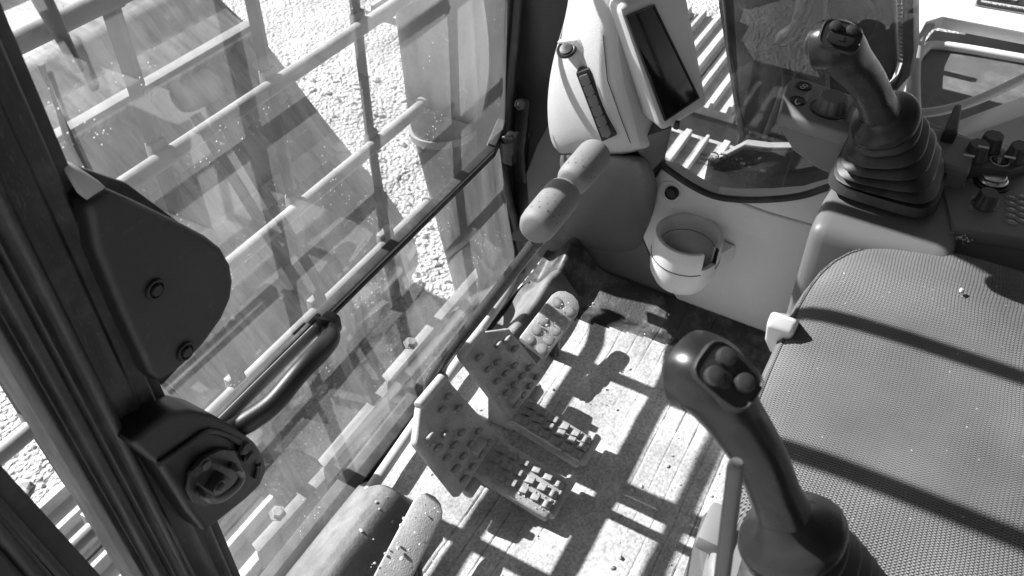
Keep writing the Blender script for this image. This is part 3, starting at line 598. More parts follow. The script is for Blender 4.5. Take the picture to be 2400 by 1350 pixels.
# black dotted frit along the sill
bm = bmesh.new()
ep = spline(edge[1:], 14)
for i, p in enumerate(ep):
    for r_ in range(4):
        for k in range(2):
            c_ = p + Vector((-.001, -.0028 * k, .008 + .0035 * r_)); s = .0016 * (1 - .2 * r_)
            vs = [bm.verts.new(c_ + Vector((0, a_, b_))) for a_, b_ in ((-s, 0), (0, -s), (s, 0), (0, s))]; bm.faces.new(vs)
fr = fin(bm, 'frit_dots', BPR, rwn, smooth=False); fr['kind'] = 'stuff'
def GT(s, px, py, size): return text('glass_marking', s, P(px, py, x=XG - .0008), (P(px - 60, py - 16, x=XG) - P(px, py, x=XG)), (0, 0, 1), size, BPR, rwn, lift=0, mirror=False)
def GM(s, px, py, size):
    # markings are printed to be read from outside, so they stand mirrored here
    rt = P(px, py, x=XG) - P(px - 60, py - 13, x=XG)
    return text('glass_marking', s, P(px, py, x=XG - .0012), -rt, (0, 0, 1), size, BPR, rwn, lift=0)
GM('AGC', 1724, 384, .020); 
for s, q in (('43R-00', (1702, 366)), ('E4 43R-001584', (1703, 377)), ('M430 DOT834', (1703, 388)), ('AS2 LAMINATED', (1702, 399)), ('E000796', (1704, 406)), ('CCC', (1716, 409))): GM(s, *q, .0072)
for q in ((1716, 374), (1711, 393), (1673, 390), (1714, 408)):
    lathe('glass_marking', [(.006, 0), (.006, .0002), (.0053, .0002), (.0053, 0)], P(*q, x=XG - .0014), (-1, 0, 0), BPR, rwn, 16, False)

# ------------------------------------------------------------------ instrument pod and monitor
pod = thing('instrument_pod', 'grained pale instrument column in the right front corner', 'console')
rows = [([(1340, -190), (1378, -180), (1412, -180), (1470, -170)], (1.07, 1.01, .985, .98)),
        ([(1340, -70), (1378, -60), (1412, -60), (1450, -50)], (1.065, 1.005, .975, .965)),
        ([(1326, 45), (1356, 55), (1390, 60), (1440, 60)], (1.065, 1.005, .970, .95)),
        ([(1296, 125), (1340, 140), (1392, 165), (1452, 180)], (1.068, 1.0, .965, .945)),
        ([(1280, 215), (1352, 230), (1418, 250), (1478, 258)], (1.07, .998, .960, .942)),
        ([(1279, 290), (1372, 300), (1444, 322), (1502, 335)], (1.075, 1.0, .962, .95)),
        ([(1294, 372), (1392, 372), (1462, 372), (1508, 352)], (1.09, 1.025, .985, .985))]
rows = [(a_ + [(a_[3][0] + (75 if a_[3][1] < 300 else 28), a_[3][1] - 8)], b_ + (1.03,)) for a_, b_ in rows]
g_ = [[P(*q, x=xx) for q, xx in zip(*rw_)] for rw_ in rows]
def solid(nm, grid, far, m, parent, sub=0):
    """surface grid closed towards the side wall"""
    bm = bmesh.new(); A = [[bm.verts.new(p) for p in r] for r in grid]; B = [[bm.verts.new(p) for p in r] for r in far]; nr, nc = len(A), len(A[0])
    for i in range(nr - 1):
        for k in range(nc - 1):
            bm.faces.new((A[i][k], A[i][k + 1], A[i + 1][k + 1], A[i + 1][k])); bm.faces.new((B[i][k], B[i + 1][k], B[i + 1][k + 1], B[i][k + 1]))
    rim_ = [(0, k) for k in range(nc)] + [(i, nc - 1) for i in range(1, nr)] + [(nr - 1, k) for k in range(nc - 2, -1, -1)] + [(i, 0) for i in range(nr - 2, 0, -1)]
    for a, b in zip(rim_, rim_[1:] + rim_[:1]): bm.faces.new((A[a[0]][a[1]], B[a[0]][a[1]], B[b[0]][b[1]], A[b[0]][b[1]]))
    o = fin(bm, nm, m, parent, ang=80)
    if sub:
        md = o.modifiers.new('Subdivision', 'SUBSURF'); md.levels = sub; md.render_levels = sub
    return o
solid('body', g_, [[P(*q, x=1.178) for q in rw_[0]] for rw_ in rows], LEA, pod, 2)
sk = [([(1312, 345), (1385, 345), (1455, 360), (1512, 355)], (1.085, 1.02, .985, .98)), ([(1306, 385), (1392, 383), (1466, 396), (1528, 384)], (1.095, 1.03, .992, .985)), ([(1318, 430), (1405, 432), (1478, 432), (1538, 412)], (1.11, 1.065, 1.04, 1.045)),
      ([(1322, 475), (1418, 480), (1494, 470), (1546, 440)], (1.12, 1.10, 1.095, 1.11)), ([(1318, 525), (1428, 540), (1500, 530), (1535, 490)], (1.155, 1.15, 1.148, 1.155)), ([(1312, 575), (1430, 600), (1500, 600), (1515, 545)], (1.174, 1.174, 1.174, 1.174))]
solid('skirt', [[P(*q, x=xx) for q, xx in zip(*rw_)] for rw_ in sk], [[P(*q, x=1.178) for q in rw_[0]] for rw_ in sk], MID, pod, 2)  # lower part of the same moulding, its shade put into darker plastic
def podp(u, v):   # point on the pod control grid
    r0 = min(int(v), 5); c0 = min(int(u), 2); a_ = v - r0; b_ = u - c0
    return g_[r0][c0] * (1 - a_) * (1 - b_) + g_[r0 + 1][c0] * a_ * (1 - b_) + g_[r0][c0 + 1] * (1 - a_) * b_ + g_[r0 + 1][c0 + 1] * a_ * b_
lathe('horn_button', [(.0145, 0), (.0145, .002), (.0125, .0035), (.011, .0025), (.009, .0025), (.009, .0042), (.006, .0048), (0, .005)], P(1328, 117, x=.982), (-.5, .1, .85), BLK, pod, 24)
prism('button_ledge', [P(*q, x=.986) for q in ((1302, 98), (1350, 92), (1385, 130), (1400, 160), (1355, 170), (1330, 140))], (.03, .004, -.006), LEA, pod, bevel=.005)
# switch strip
q4 = [P(1348, 172, x=.966), P(1380, 161, x=.971), P(1446, 318, x=.962), P(1410, 334, x=.956)]
prism('switch_bezel', q4, (.03, .008, -.003), BLK, pod, bevel=.003)
nrm = (q4[1] - q4[0]).cross(q4[3] - q4[0]).normalized()
if nrm.x > 0: nrm = -nrm
for k in range(6):
    t0, t1 = .05 + k * .15, .05 + (k + 1) * .15 - .022
    c_ = [q4[0].lerp(q4[3], t0).lerp(q4[1].lerp(q4[2], t0), .2), q4[0].lerp(q4[3], t0).lerp(q4[1].lerp(q4[2], t0), .8), q4[0].lerp(q4[3], t1).lerp(q4[1].lerp(q4[2], t1), .8), q4[0].lerp(q4[3], t1).lerp(q4[1].lerp(q4[2], t1), .2)]
    mid = (c_[2] + c_[3]) / 2 + (c_[2] - c_[1]).normalized() * .004
    prism('switch', [p + nrm * .001 for p in (c_[0], c_[1], c_[2], mid, c_[3])], nrm * .003, mat('switch_plastic', .16, .4, var=.1), pod, bevel=.0008)
tube('pod_seam', [podp(2.45, 2.2), podp(2.45, 3.2), podp(2.5, 4.3), podp(2.55, 5.2)], .0008, MID, pod, 5)
mo = thing('monitor', 'grey instrument monitor with tall black screen on the pod', 'monitor')
F = [P(1448, 12, x=.925), P(1604, -70, x=1.03), P(1664, 248, x=1.015), P(1552, 314, x=.925)]     # TL TR BR BL
fx = (F[1] - F[0]).normalized(); fn = fx.cross(F[3] - F[0]).normalized()
if fn.y > 0: fn = -fn
bkp = [p - fn * .07 + (Vector((.045, 0, 0)) if i in (0, 3) else Vector((-.01, 0, 0))) for i, p in enumerate(F)]
bm = bmesh.new(); a_ = [bm.verts.new(p) for p in F]; b_ = [bm.verts.new(p) for p in bkp]
bm.faces.new(a_); bm.faces.new(b_[::-1])
for i in range(4): bm.faces.new((a_[i], b_[i], b_[(i + 1) % 4], a_[(i + 1) % 4]))
bmesh.ops.recalc_face_normals(bm, faces=bm.faces); bev(bm, .014, 4); fin(bm, 'housing', HOU, mo)
scp = [P(1466, 40, x=1.038), P(1528, 14, x=1.085), P(1633, 228, x=1.10), P(1557, 279, x=1.04)]
pl0 = F[0]
def onface(px, py):
    r_ = Vector(RW @ np.array([px - PC[0], py - PC[1], FPX])); t_ = (pl0 - Vector(CAM)).dot(fn) / r_.dot(fn); return Vector(CAM) + r_ * t_
def facepoly(nm, pxs, l0, l1, m, b_=.001): return prism(nm, [onface(*q) + fn * l0 for q in pxs], fn * (l1 - l0), m, mo, bevel=b_)
facepoly('screen', ((1466, 40), (1528, 14), (1633, 228), (1557, 279)), .0002, .0022, SCRN, .0005)
for e in range(4):
    c4 = ((1463, 37), (1530, 10), (1637, 230), (1556, 284)); i4 = ((1467, 41), (1528, 15), (1632, 228), (1558, 278))
    facepoly('bezel', (c4[e], c4[(e + 1) % 4], i4[(e + 1) % 4], i4[e]), .0004, .0034, BLK, .0006)
box('latch_slot', onface(1585, 293) + fn * .001, (.008, .006, .01), BLK, mo, bevel=.001)
prism('neck', [P(1480, 330, x=.98), P(1575, 300, x=1.02), P(1560, 370, x=1.10), P(1520, 410, x=1.06)], (.05, .02, 0), MID, mo, bevel=.006)

# ------------------------------------------------------------------ travel levers
V = Vector
def lever(label, x, g0, g1, lean=0.):
    t = thing('travel_lever', label, 'lever', 'travel levers')
    dx = V((x - .694, 0, 0)); tube('rod', [P(1004, 990, x=.694) + dx, P(1003, 925, x=.694) + dx, P(1014, 883, x=.694) + dx, P(1045, 838, x=.694) + dx, P(1120, 742, x=.694) + dx, P(1190, 652, x=.694) + dx, P(1258, 566, x=.694) + dx], .0085, ROD, t, 14, 5)
    d = (g1 - g0); u = d.normalized(); R0 = .0228
    pts = [g0, g0 + u * .003, g0 + u * .010, g0 + u * .02, g1 - u * .008, g1 - u * .002, g1]; rs = [R0 * .62, R0 * .84, R0 * .96, R0, R0 * 1.03, R0 * .98, R0 * .8]
    gp = tube('grip', pts, rs, GRP, t, 28)
    L_ = d.length; o0 = None
    for i in range(6):
        for k in range(5):
            a = R(60 + 26 * k + (13 if i % 2 else 0)); c = g0 + u * (L_ * (.2 + .12 * i))
            s = u.cross(Z).normalized(); n_ = -s * math.cos(a) + Z * math.sin(a) if True else 0
            p = c + n_ * R0 * 1.0
            if o0 is None:
                o0 = lathe('dimple', [(.0013, 0), (.0008, .0004), (0, .0005)], (0, 0, 0), (0, 0, 1), GRPD, gp, 6); o = o0
            else: o = o0.copy(); COL.objects.link(o); o.parent = gp
            o.location = p; o.rotation_euler = n_.to_track_quat('Z', 'Y').to_euler()
    return t
gl0 = P(1250, 540, y=.335); gl1 = P(1322, 452, y=.34)
lever('left travel lever with pale dimpled grip nearest the door', .694, gl0, gl1)
gr0 = P(1336, 430, y=.352); gr1 = P(1396, 360, y=.356)
lever('right travel lever, its pale dimpled grip against the instrument column', .728, gr0, gr1)
# ------------------------------------------------------------------ pedals
padme = None
def pedal(label, lo_, upq, rows_lo, rows_up):
    global padme
    t = thing('travel_pedal', label, 'pedal', 'travel pedals')
    def plate(nm, q, holes):
        n_ = (q[1] - q[0]).cross(q[3] - q[0]).normalized()
        if n_.z < 0: n_ = -n_
        return n_, prism(nm, q, -n_ * .016, PEDM, t, bevel=.0055, seg=3)
    for nm, q, (nr, nc) in (('lower_plate', lo_, rows_lo), ('upper_plate', upq, rows_up)):
        n_, plo = plate(nm, q, None)
        c0, c1, c2, c3 = q[0], q[1], q[2], q[-1]
        ax = (c3 - c0).normalized(); side = n_.cross(ax)
        for i in range(nr):
            for k in range(nc):
                u = (k + .5) / nc; v_ = (i + .6) / (nr + .35)
                if (i + k) % 7 == 5 and nm == 'upper_plate': continue
                p = (c0.lerp(c1, .10 + .8 * u)).lerp(c3.lerp(c2, .10 + .8 * u), v_)
                if padme is None:
                    bm = bmesh.new(); bmesh.ops.create_cube(bm, size=1); bmesh.ops.scale(bm, vec=(.0138, .0188, .0065), verts=bm.verts); bev(bm, .003, 2)
                    o = fin(bm, 'pad', PADM, plo); padme = o.data
                else: o = bpy.data.objects.new('pad', padme); COL.objects.link(o); o.parent = plo
                M_ = Matrix((side, ax, n_)).transposed(); o.rotation_euler = M_.to_euler(); o.location = p + n_ * .0022
                s = random.uniform(.85, 1.1); o.scale = (s, s, 1)
    return t
V = Vector
tl = pedal('left travel pedal, dusty rubber with raised pads, nearer the left joystick', [V((.624, .264, .034)), V((.702, .264, .034)), V((.700, .392, .062)), V((.622, .392, .062))],
      [V((.575, .388, .060)), V((.700, .388, .060)), V((.692, .483, .166)), V((.622, .482, .166)), V((.578, .462, .142))], (6, 3), (5, 4))
tr_ = pedal('right travel pedal, dusty raised pads, between left pedal and padded foot rest', [V((.734, .264, .034)), V((.792, .264, .034)), V((.795, .392, .062)), V((.734, .392, .062))],
      [V((.737, .388, .060)), V((.855, .388, .060)), V((.852, .459, .138)), V((.802, .480, .164)), V((.740, .484, .166))], (6, 3), (5, 4))
for t, xa, xb in ((tl, .621, .692), (tr_, .739, .802)):
    rod('top_roll', (xa, .484, .166), (xb, .483, .165), .0085, PEDM, t, 12)
    rod('end_roll', (xa + (.012 if t is tl else .003), .265, .028), (xb + (.019 if t is tl else 0), .265, .028), .0085, PEDM, t, 12)
    box('stem', ((xa + xb) / 2, .42, .045), (.03, .05, .08), PEDM, t, bevel=.004)
    rod('pivot_bolt', (xa - .025 if t is tl else xb, .388, .042), (xa + .02 if t is tl else xb + .03, .388, .042), .010, mat('pivot_steel', .4, .5, dust=.4), t, 12)
pos = []
for o_, wx, up_, ln in ((V((.628, .27, .0365)), .068, V((0, .128, .028)), .85), (V((.585, .392, .0655)), .10, V((0, .095, .106)), .62), (V((.738, .27, .0365)), .05, V((0, .128, .028)), .85), (V((.745, .392, .0655)), .085, V((0, .095, .106)), .62)):
    q = (o_, o_ + V((wx, 0, 0)), o_ + up_ * ln)
    for k in range(70): pos.append(q[0] + (q[1] - q[0]) * random.random() + (q[2] - q[0]) * random.random())
for k in range(70): pos.append(V((random.uniform(.38, .53), random.uniform(.385, .425), .094)) if k % 2 else V((random.uniform(.87, .99), random.uniform(.405, .44), .103)))
tag(pebbles('pedal_grit', [p[:] for p in pos], np.clip(RNG.lognormal(-6.75, .5, len(pos)), .0006, .0035), mat('dry_mud', .5, .95, var=.3, vscale=40)), 'dry pale mud crumbs caked on the pedals and foot rests', 'mud', kind='stuff')
def foot(label, a, b, wv, ph=1., m=PEDM):
    t = thing('foot_rest', label, 'foot rest', 'foot rests beside the pedals'); a, b = V(a), V(b); d = (b - a); n_ = d.cross(wv).normalized()
    if n_.z < 0: n_ = -n_
    u = d.normalized(); wv = V(wv); pts = []
    for ang in np.linspace(-90, 90, 7): pts.append(b + u * math.cos(R(ang)) * wv.length * .9 + wv * math.sin(R(ang)))
    pts += [a + wv, a - wv]
    trd = prism('tread', pts, -n_ * .014, m, t, bevel=.005)
    for i in range(5 if ph > .5 else 0):
        for k in (-1, 1):
            lathe('pad', [(.0105, 0), (.0105, .001 * ph), (.008, .0018 * ph), (0, .002 * ph)], a.lerp(b, .08 + i * .21) + wv * k * .48, n_, PADM, trd, 9)
    box('leg', a.lerp(b, .6) - Z * .05, (.012, .03, .07), BLK, t, bevel=.002)
    return t
foot('padded dusty foot rest on the right, beyond both pedals', (.875, .425, .085), (.985, .418, .10), (0, .026, .012))
foot('smooth dust caked foot rest on the left, before both pedals', (.37, .388, .075), (.522, .405, .092), (0, .022, .010), .35)

# ------------------------------------------------------------------ rubber mat
nx, ny = 170, 760
mx = np.linspace(.24, 1.165, nx); my = np.linspace(-.45, .545, ny); gx2, gy2 = np.meshgrid(mx, my)
def sst(a, b, x): t = np.clip((x - a) / (b - a), 0, 1); return t * t * (3 - 2 * t)
hz = .002 * fbm(gx2, gy2, 9, 5) + .0006 * fbm(gx2, gy2, 60, 6, 2)
gro = np.abs(((gy2 + .002 * np.sin(gx2 * 12) + .0008 * fbm(gx2, gy2, 70, 9, 2)) / .0285) % 1 - .5); hz += np.where(gro < .038, -.0021, 0) * (gy2 < .40) * np.clip(.55 + .9 * fbm(gx2, gy2, 16, 8), 0, 1)
hr = sst(.83, .87, gx2) * sst(.415, .50, gy2); hl = (1 - sst(.53, .57, gx2)) * sst(.40, .48, gy2)
hz += .066 * np.maximum(hr * (1 - .97 * sst(.478, .535, gy2)), hl * (1 - .6 * sst(.49, .545, gy2)))
hz += .03 * sst(1.085, 1.165, gx2) + .012 * np.exp(-((gx2 - 1.05) / .03) ** 2)
hz += .018 * np.exp(-((gy2 - .245) / .008) ** 2) * 0
ii = np.arange(nx * ny).reshape(ny, nx); f = np.stack([ii[:-1, :-1], ii[:-1, 1:], ii[1:, 1:], ii[1:, :-1]], -1).reshape(-1, 4)
fm = npmesh('floor_mat', np.stack([gx2, gy2, hz + .004], -1).reshape(-1, 3), f, MATM, True)
fm.data.materials.append(MATE); fm.data.materials.append(MATH)
cx = gx2[:-1, :-1].ravel(); cyy = gy2[:-1, :-1].ravel()
idx = (cx > 1.045 + .02 * np.sin(cyy * 9)).astype(np.int32); idx[(((cyy > .43) & (cx > .84)) | ((cx < .56) & (cyy > .41))) & (cx < 1.09)] = 2; fm.data.polygons.foreach_set('material_index', idx)
tag(fm, 'dusty grooved black rubber mat covering the cab floor', 'floor mat')
n = 260; px_ = RNG.uniform(.45, 1.12, n); py_ = RNG.uniform(-.05, .5, n)
def mh(x, y): return hz[np.clip(((y + .45) / .995 * (ny - 1)).astype(int), 0, ny - 1), np.clip(((x - .24) / .925 * (nx - 1)).astype(int), 0, nx - 1)]
r_ = np.clip(RNG.lognormal(-6.35, .45, n), .0008, .0058)
tag(pebbles('floor_grit', np.stack([px_, py_, mh(px_, py_) + .004 + r_ * .4], 1), r_, PEB), 'small pale grit and pebbles strewn on the mat', 'grit', kind='stuff')

# ------------------------------------------------------------------ seat
se = thing('operator_seat', 'grey woven fabric operator seat filling the right foreground', 'seat')
SX, SY = .690, -.235; SZ = -.012
def sq(rx, ry, z, n=72, e=3.6, dome=0):
    out = []
    for a in np.linspace(0, 2 * math.pi, n, endpoint=False):
        c_, s_ = math.cos(a), math.sin(a); r = (abs(c_) ** e + abs(s_) ** e) ** (-1 / e); out.append((SX + rx * 1.02 * r * c_, SY + ry * r * s_, z + SZ))
    return out
prof = [(.262, .268, .40), (.270, .276, .415), (.273, .279, .44), (.272, .278, .465), (.268, .274, .478), (.262, .268, .487), (.252, .258, .4935), (.235, .24, .499), (.20, .205, .504), (.15, .155, .507), (.10, .10, .508), (.05, .05, .5085), (.01, .01, .5085)]
cush = loft('cushion', [sq(*p) for p in prof], FAB, se, ang=80)
tube('piping', [V(p) for p in sq(.2655, .2715, .4835)] + [V(sq(.2655, .2715, .4835)[0])], .0022, FAB, cush, 6)
box('seat_base', (SX, SY, .30), (.46, .46, .12), BLK, se, bevel=.02); box('pedestal', (SX, SY - .02, .13), (.34, .36, .27), BLK, se, bevel=.03)
pa = P(1812, 775, y=.055); prism('adjust_lever', [P(*q, y=.058) for q in ((1808, 728), (1842, 734), (1842, 800), (1800, 822), (1790, 800), (1794, 765))], (0, -.03, 0), mat('lever_white', .62, .4, var=.04), se, bevel=.006, seg=3)
prism('backrest', [(.46, -.50, .50), (.91, -.50, .50), (.88, -.64, 1.15), (.50, -.64, 1.15)], (0, -.08, 0), FAB, se, bevel=.03, seg=3)
n = 26; cq = P(2246, 566, z=.477)
px_ = RNG.normal(cq.x, .006, n); py_ = RNG.normal(cq.y, .009, n)
tag(pebbles('seat_crumbs', np.stack([px_, py_, np.full(n, .480) + RNG.uniform(0, .006, n)], 1), RNG.uniform(.0006, .002, n), PEB), 'small heap of pale crumbs on the seat edge by the console', 'crumbs', kind='stuff')
pq = P(2252, 685, z=.497); tag(pebbles('stone_chip', [(pq.x, pq.y, .499)], [.0035], PEB), 'single pale stone chip lying on the seat fabric', 'stone')

# ------------------------------------------------------------------ joysticks
def ring(c, t, rx, ry, n=24, e=2.4, upv=(1, 0, 0)):
    t = V(t).normalized(); s = V(upv); s = (s - t * s.dot(t)).normalized(); u = t.cross(s); out = []
    for a in np.linspace(0, 2 * math.pi, n, endpoint=False):
        c_, s_ = math.cos(a), math.sin(a); r = (abs(c_) ** e + abs(s_) ** e) ** (-1 / e); out.append(V(c) + s * rx * r * c_ + u * ry * r * s_)
    return out
def joystick(label, fl, nk, hd_, nose, tilt, buttons, rocker, basec, baser, poff=-.004, gs=1., fs=1., ps=1.):
    """fl flange centre, nk grip middle, hd_ head centre, nose forward tip of the head"""
    t = thing('joystick', label, 'joystick', 'joysticks on the arm consoles')
    path = spline([fl, fl.lerp(nk, .5), nk, nk.lerp(hd_, .55), hd_, hd_.lerp(nose, .6), nose], 6)
    key = [(.024, .024), (.0188, .0205), (.0188, .021), (.021, .0235), (.027, .0265), (.0265, .026), (.013, .013)]
    rs = [(np.interp(i / (len(path) - 1) * 6, range(7), [k[0] for k in key]), np.interp(i / (len(path) - 1) * 6, range(7), [k[1] for k in key])) for i in range(len(path))]
    rings = []
    for i, p in enumerate(path):
        tt = (path[min(i + 1, len(path) - 1)] - path[max(i - 1, 0)]); k_ = gs if i < 18 else gs + (1 - gs) * min(1, (i - 18) / 6); rings.append(ring(p, tt, rs[i][0] * k_, rs[i][1] * k_))
    last = rings[-1]; cen = sum((V(p) for p in last), V((0, 0, 0))) / len(last); tdir = (path[-1] - path[-2]).normalized()
    rings.append([cen + (V(p) - cen) * .55 + tdir * .0035 for p in last]); rings.append([cen + (V(p) - cen) * .1 + tdir * .0045 for p in last])
    loft('grip', rings, STICK, t, ang=80, sub=1)
    ax = (fl.lerp(nk, .6) - fl).normalized()
    # flange and bellows
    fr_ = [(.010, .032, 2.2), (.0155, .026, 2.2), (.0205, .015, 2.2), (.0285, .007, 2.2), (.0370, .001, 2.2), (.0400, -.004, 2.2), (.0402, -.009, 2.2), (.038, -.013, 2.2), (.030, -.015, 2.2), (.026, -.018, 2.2)]
    loft('flange', [ring(fl + ax * h, ax, r * fs, r * fs, 36, e) for r, h, e in fr_], STICK, t, ang=60)
    top = fl - ax * .014; nring = 5; bl = []
    for k in range(nring):
        a0, a1 = k / nring, (k + 1) / nring
        for (f_, inn) in ((.0, .66), (.12, .74), (.45, .97), (.55, 1.0), (.66, .985), (.72, .78), (1.0, .64)):
            s = a0 + (a1 - a0) * f_; c_ = top.lerp(basec, s); r = (.031 + (baser - .031) * a1 ** .85) * inn; e = 2.2 + 2.2 * s
            bl.append(ring(c_, ax.lerp(Z, s), r, r, 40, e))
    c_ = basec; bl.append(ring(c_, Z, baser * 1.04, baser * 1.04, 40, 4.4)); bl.append(ring(c_ - Z * .012, Z, baser * 1.08, baser * 1.08, 40, 4.4))
    loft('bellows', bl, BOOT, t, ang=55)
    # button face on top of the head
    hn = tilt.normalized(); fwd = (nose - hd_); fwd = (fwd - hn * fwd.dot(hn)).normalized(); sd = hn.cross(fwd)
    fc = hd_ + hn * .0215 + fwd * poff
    def onf(u, v_, h=0): return fc + sd * u + fwd * v_ + hn * h
    outl = [(math.cos(a) * .0185 * (abs(math.cos(a)) ** 4 + abs(math.sin(a)) ** 4) ** -.25, math.sin(a) * .024 * (abs(math.cos(a)) ** 4 + abs(math.sin(a)) ** 4) ** -.25) for a in np.linspace(0, 2 * math.pi, 28, endpoint=False)]
    bpn = loft('button_panel', [[onf(u * s * .88 * ps, v_ * s * .90 * ps, h) for u, v_ in outl] for s, h in ((1.0, -.012), (1.0, .002), (.95, .0036), (.90, .0026))], DRK, t, ang=40)
    for u, v_, r in buttons: lathe('button', [(r, .003), (r, .0055), (r * .86, .0078), (r * .5, .0088), (0, .009)], onf(u, v_), hn, mat('button_rubber', .035, .35, var=.1), bpn, 20)
    if rocker:
        rp = [(.001, -.014), (.001, .014), (.008, .014), (.012, .008), (.012, -.008), (.008, -.014)]
        prism('rocker', [onf(u, v_, .003) for u, v_ in rp], hn * .005, STICK, bpn, bevel=.0015)
        prism('rocker_mark', [onf(u, v_, .0082) for u, v_ in ((.003, -.003), (.003, .003), (.008, .003), (.008, -.003))], hn * .0004, BPR, bpn, bevel=0)
    return t
flL = P(1850, 1240, z=.60); hdL = P(1662, 886, z=.722); nkL = P(1780, 1070, z=.665); noL = P(1580, 850, z=.715)
joystick('left joystick with three round buttons, in the foreground', flL, nkL, hdL, noL, V((-.35, -.38, .86)), ((-.0075, .0085, .0068), (.0078, .0075, .0068), (-.002, -.0105, .0068)), False, P(1905, 1400, z=.51), .055, -.004, .88, .98, 1.05)
flR = P(2070, 275, z=.615); hdR = P(1962, 108, z=.722); nkR = P(2030, 190, z=.672); noR = P(1896, 108, z=.712)
joystick('right joystick with rocker and two buttons before the side window', flR, nkR, hdR, noR, V((-.60, -.22, .77)), ((-.0078, .0085, .0062), (-.0078, -.0085, .0062)), True, P(2086, 402, z=.510), .064, .003, 1., 1.)

# ------------------------------------------------------------------ right console
rc = thing('right_console', 'grey right arm console carrying joystick, knobs and keypad', 'console')
bc = P(2088, 437, z=.508)
nose = [V((.900, .062, .488)), V((1.115, .062, .488)), V((1.115, -.105, .488)), V((.915, -.105, .488))]
base = [V((.872, .052, .30)), V((1.13, .052, .30)), V((1.13, -.12, .30)), V((.90, -.12, .30))]
bm = bmesh.new(); a_ = [bm.verts.new(p) for p in nose]; b_ = [bm.verts.new(p) for p in base]
bm.faces.new(a_); bm.faces.new(b_[::-1])
for i in range(4): bm.faces.new((a_[i], b_[i], b_[(i + 1) % 4], a_[(i + 1) % 4]))
bmesh.ops.recalc_face_normals(bm, faces=bm.faces); bev(bm, .022, 4); fin(bm, 'joystick_housing', mat('console_plastic', .13, .45, var=.06, bump=.25, bscale=1300, bdist=.0005), rc)
prism('pedestal', [V((.885, .048, .30)), V((1.12, .048, .30)), V((1.13, .03, .0)), V((.90, .03, .0))], (0, -.16, 0), LGT, rc, bevel=.01)
KP = mat('keypad_plastic', .17, .45, var=.08, bump=.3, bscale=1300, bdist=.0005, spots=.08)
ZP = .492
prism('switch_panel', [P(2212, 300, z=ZP + .02), P(2560, 420, z=ZP + .02), P(2560, 300, z=ZP + .02), P(2500, 375, z=ZP + .02), P(2360, 402, z=ZP + .02), P(2300, 395, z=ZP + .02), P(2225, 382, z=ZP + .02)][0:1] + [P(2420, 372, z=ZP + .02), P(2420, 380, z=ZP + .02), P(2362, 402, z=ZP + .02), P(2310, 394, z=ZP + .02), P(2232, 380, z=ZP + .02), P(2180, 350, z=ZP + .02), P(2120, 290, z=ZP + .02), P(2130, 262, z=ZP + .02)], (0, 0, -.03), mat('switch_panel_plastic', .06, .45, var=.08, bump=.25, bscale=1300, bdist=.0005), rc, bevel=.003)
prism('keypad_panel', [P(2190, 370, z=ZP), P(2235, 532, z=ZP), P(2500, 572, z=ZP), P(2500, 372, z=ZP)], (0, 0, -.02), KP, rc, bevel=.004)
prism('skirt', [P(2214, 528, z=ZP - .006), P(2500, 568, z=ZP - .006), P(2500, 568, z=ZP - .006) + V((-.012, 0, -.1)), P(2214, 528, z=ZP - .006) + V((-.012, 0, -.1))], (.02, 0, 0), KP, rc, bevel=.004)
def knob(px, py, z, r, h, lean=(0, 0, 1), flutes=8, m=None, nm='knob', parent=rc):
    m = m or mat('knob_plastic', .06, .4, var=.1); o = P(px, py, z=z); ax = V(lean).normalized(); s = V((1, 0, 0)); s = (s - ax * s.dot(ax)).normalized(); u = ax.cross(s); rings = []
    for (k, hh) in ((1.08, 0), (1.08, h * .1), (1.0, h * .14), (.88, h * .85), (.80, h), (.3, h)):
        rg = []
        for a in np.linspace(0, 2 * math.pi, 48, endpoint=False):
            fl_ = 1 - (.10 * max(0, math.cos(a * flutes)) ** 2 if hh > h * .12 and k > .5 else 0); rg.append(o + (s * math.cos(a) + u * math.sin(a)) * r * k * fl_ + ax * hh)
        rings.append(rg)
    t = loft(nm, rings, m, parent, ang=50); return t
for q in ((2284, 368), (2318, 348), (2380, 372)):
    kb = knob(*q, ZP + .021, .0145, .022, (-.1, .05, 1)); b0 = P(*q, z=ZP + .043); prism('pointer', [b0 + V((-.002, 0, 0)), b0 + V((.002, 0, 0)), b0 + V((.002, .013, -.001)), b0 + V((-.002, .013, -.001))], (0, 0, .001), GRYP, kb, bevel=0)
knob(2305, 482, ZP, .0135, .022, (-.05, .0, 1), 7)
lathe('mode_ring', [(.0125, 0), (.0125, .0012), (.0108, .0012), (.0108, 0)], P(2343, 378, z=ZP + .0203), (0, 0, 1), GRYP, rc, 28, False)
lathe('mode_button', [(.0098, 0), (.0098, .003), (.0088, .004), (0, .0042)], P(2343, 378, z=ZP + .0203), (0, 0, 1), BLK, rc, 24)
lathe('ignition_collar', [(.0225, 0), (.0225, .003), (.0195, .004), (.0195, .002)], P(2323, 430, z=ZP), (0, 0, 1), BLK, rc, 28)
lathe('ignition_lock', [(.019, .002), (.019, .007), (.017, .009), (.0155, .009), (.0155, .0125), (.0145, .0135), (0, .0135)], P(2323, 428, z=ZP), (-.05, .05, 1), SILV, rc, 32)
FWD = V((0, 1, 0)); RT = V((1, 0, 0))
def lbl(s, px, py, z, size, m=GRYP): return text('lettering', s, P(px, py, z=z), RT, FWD, size, m, rc, align='CENTER')
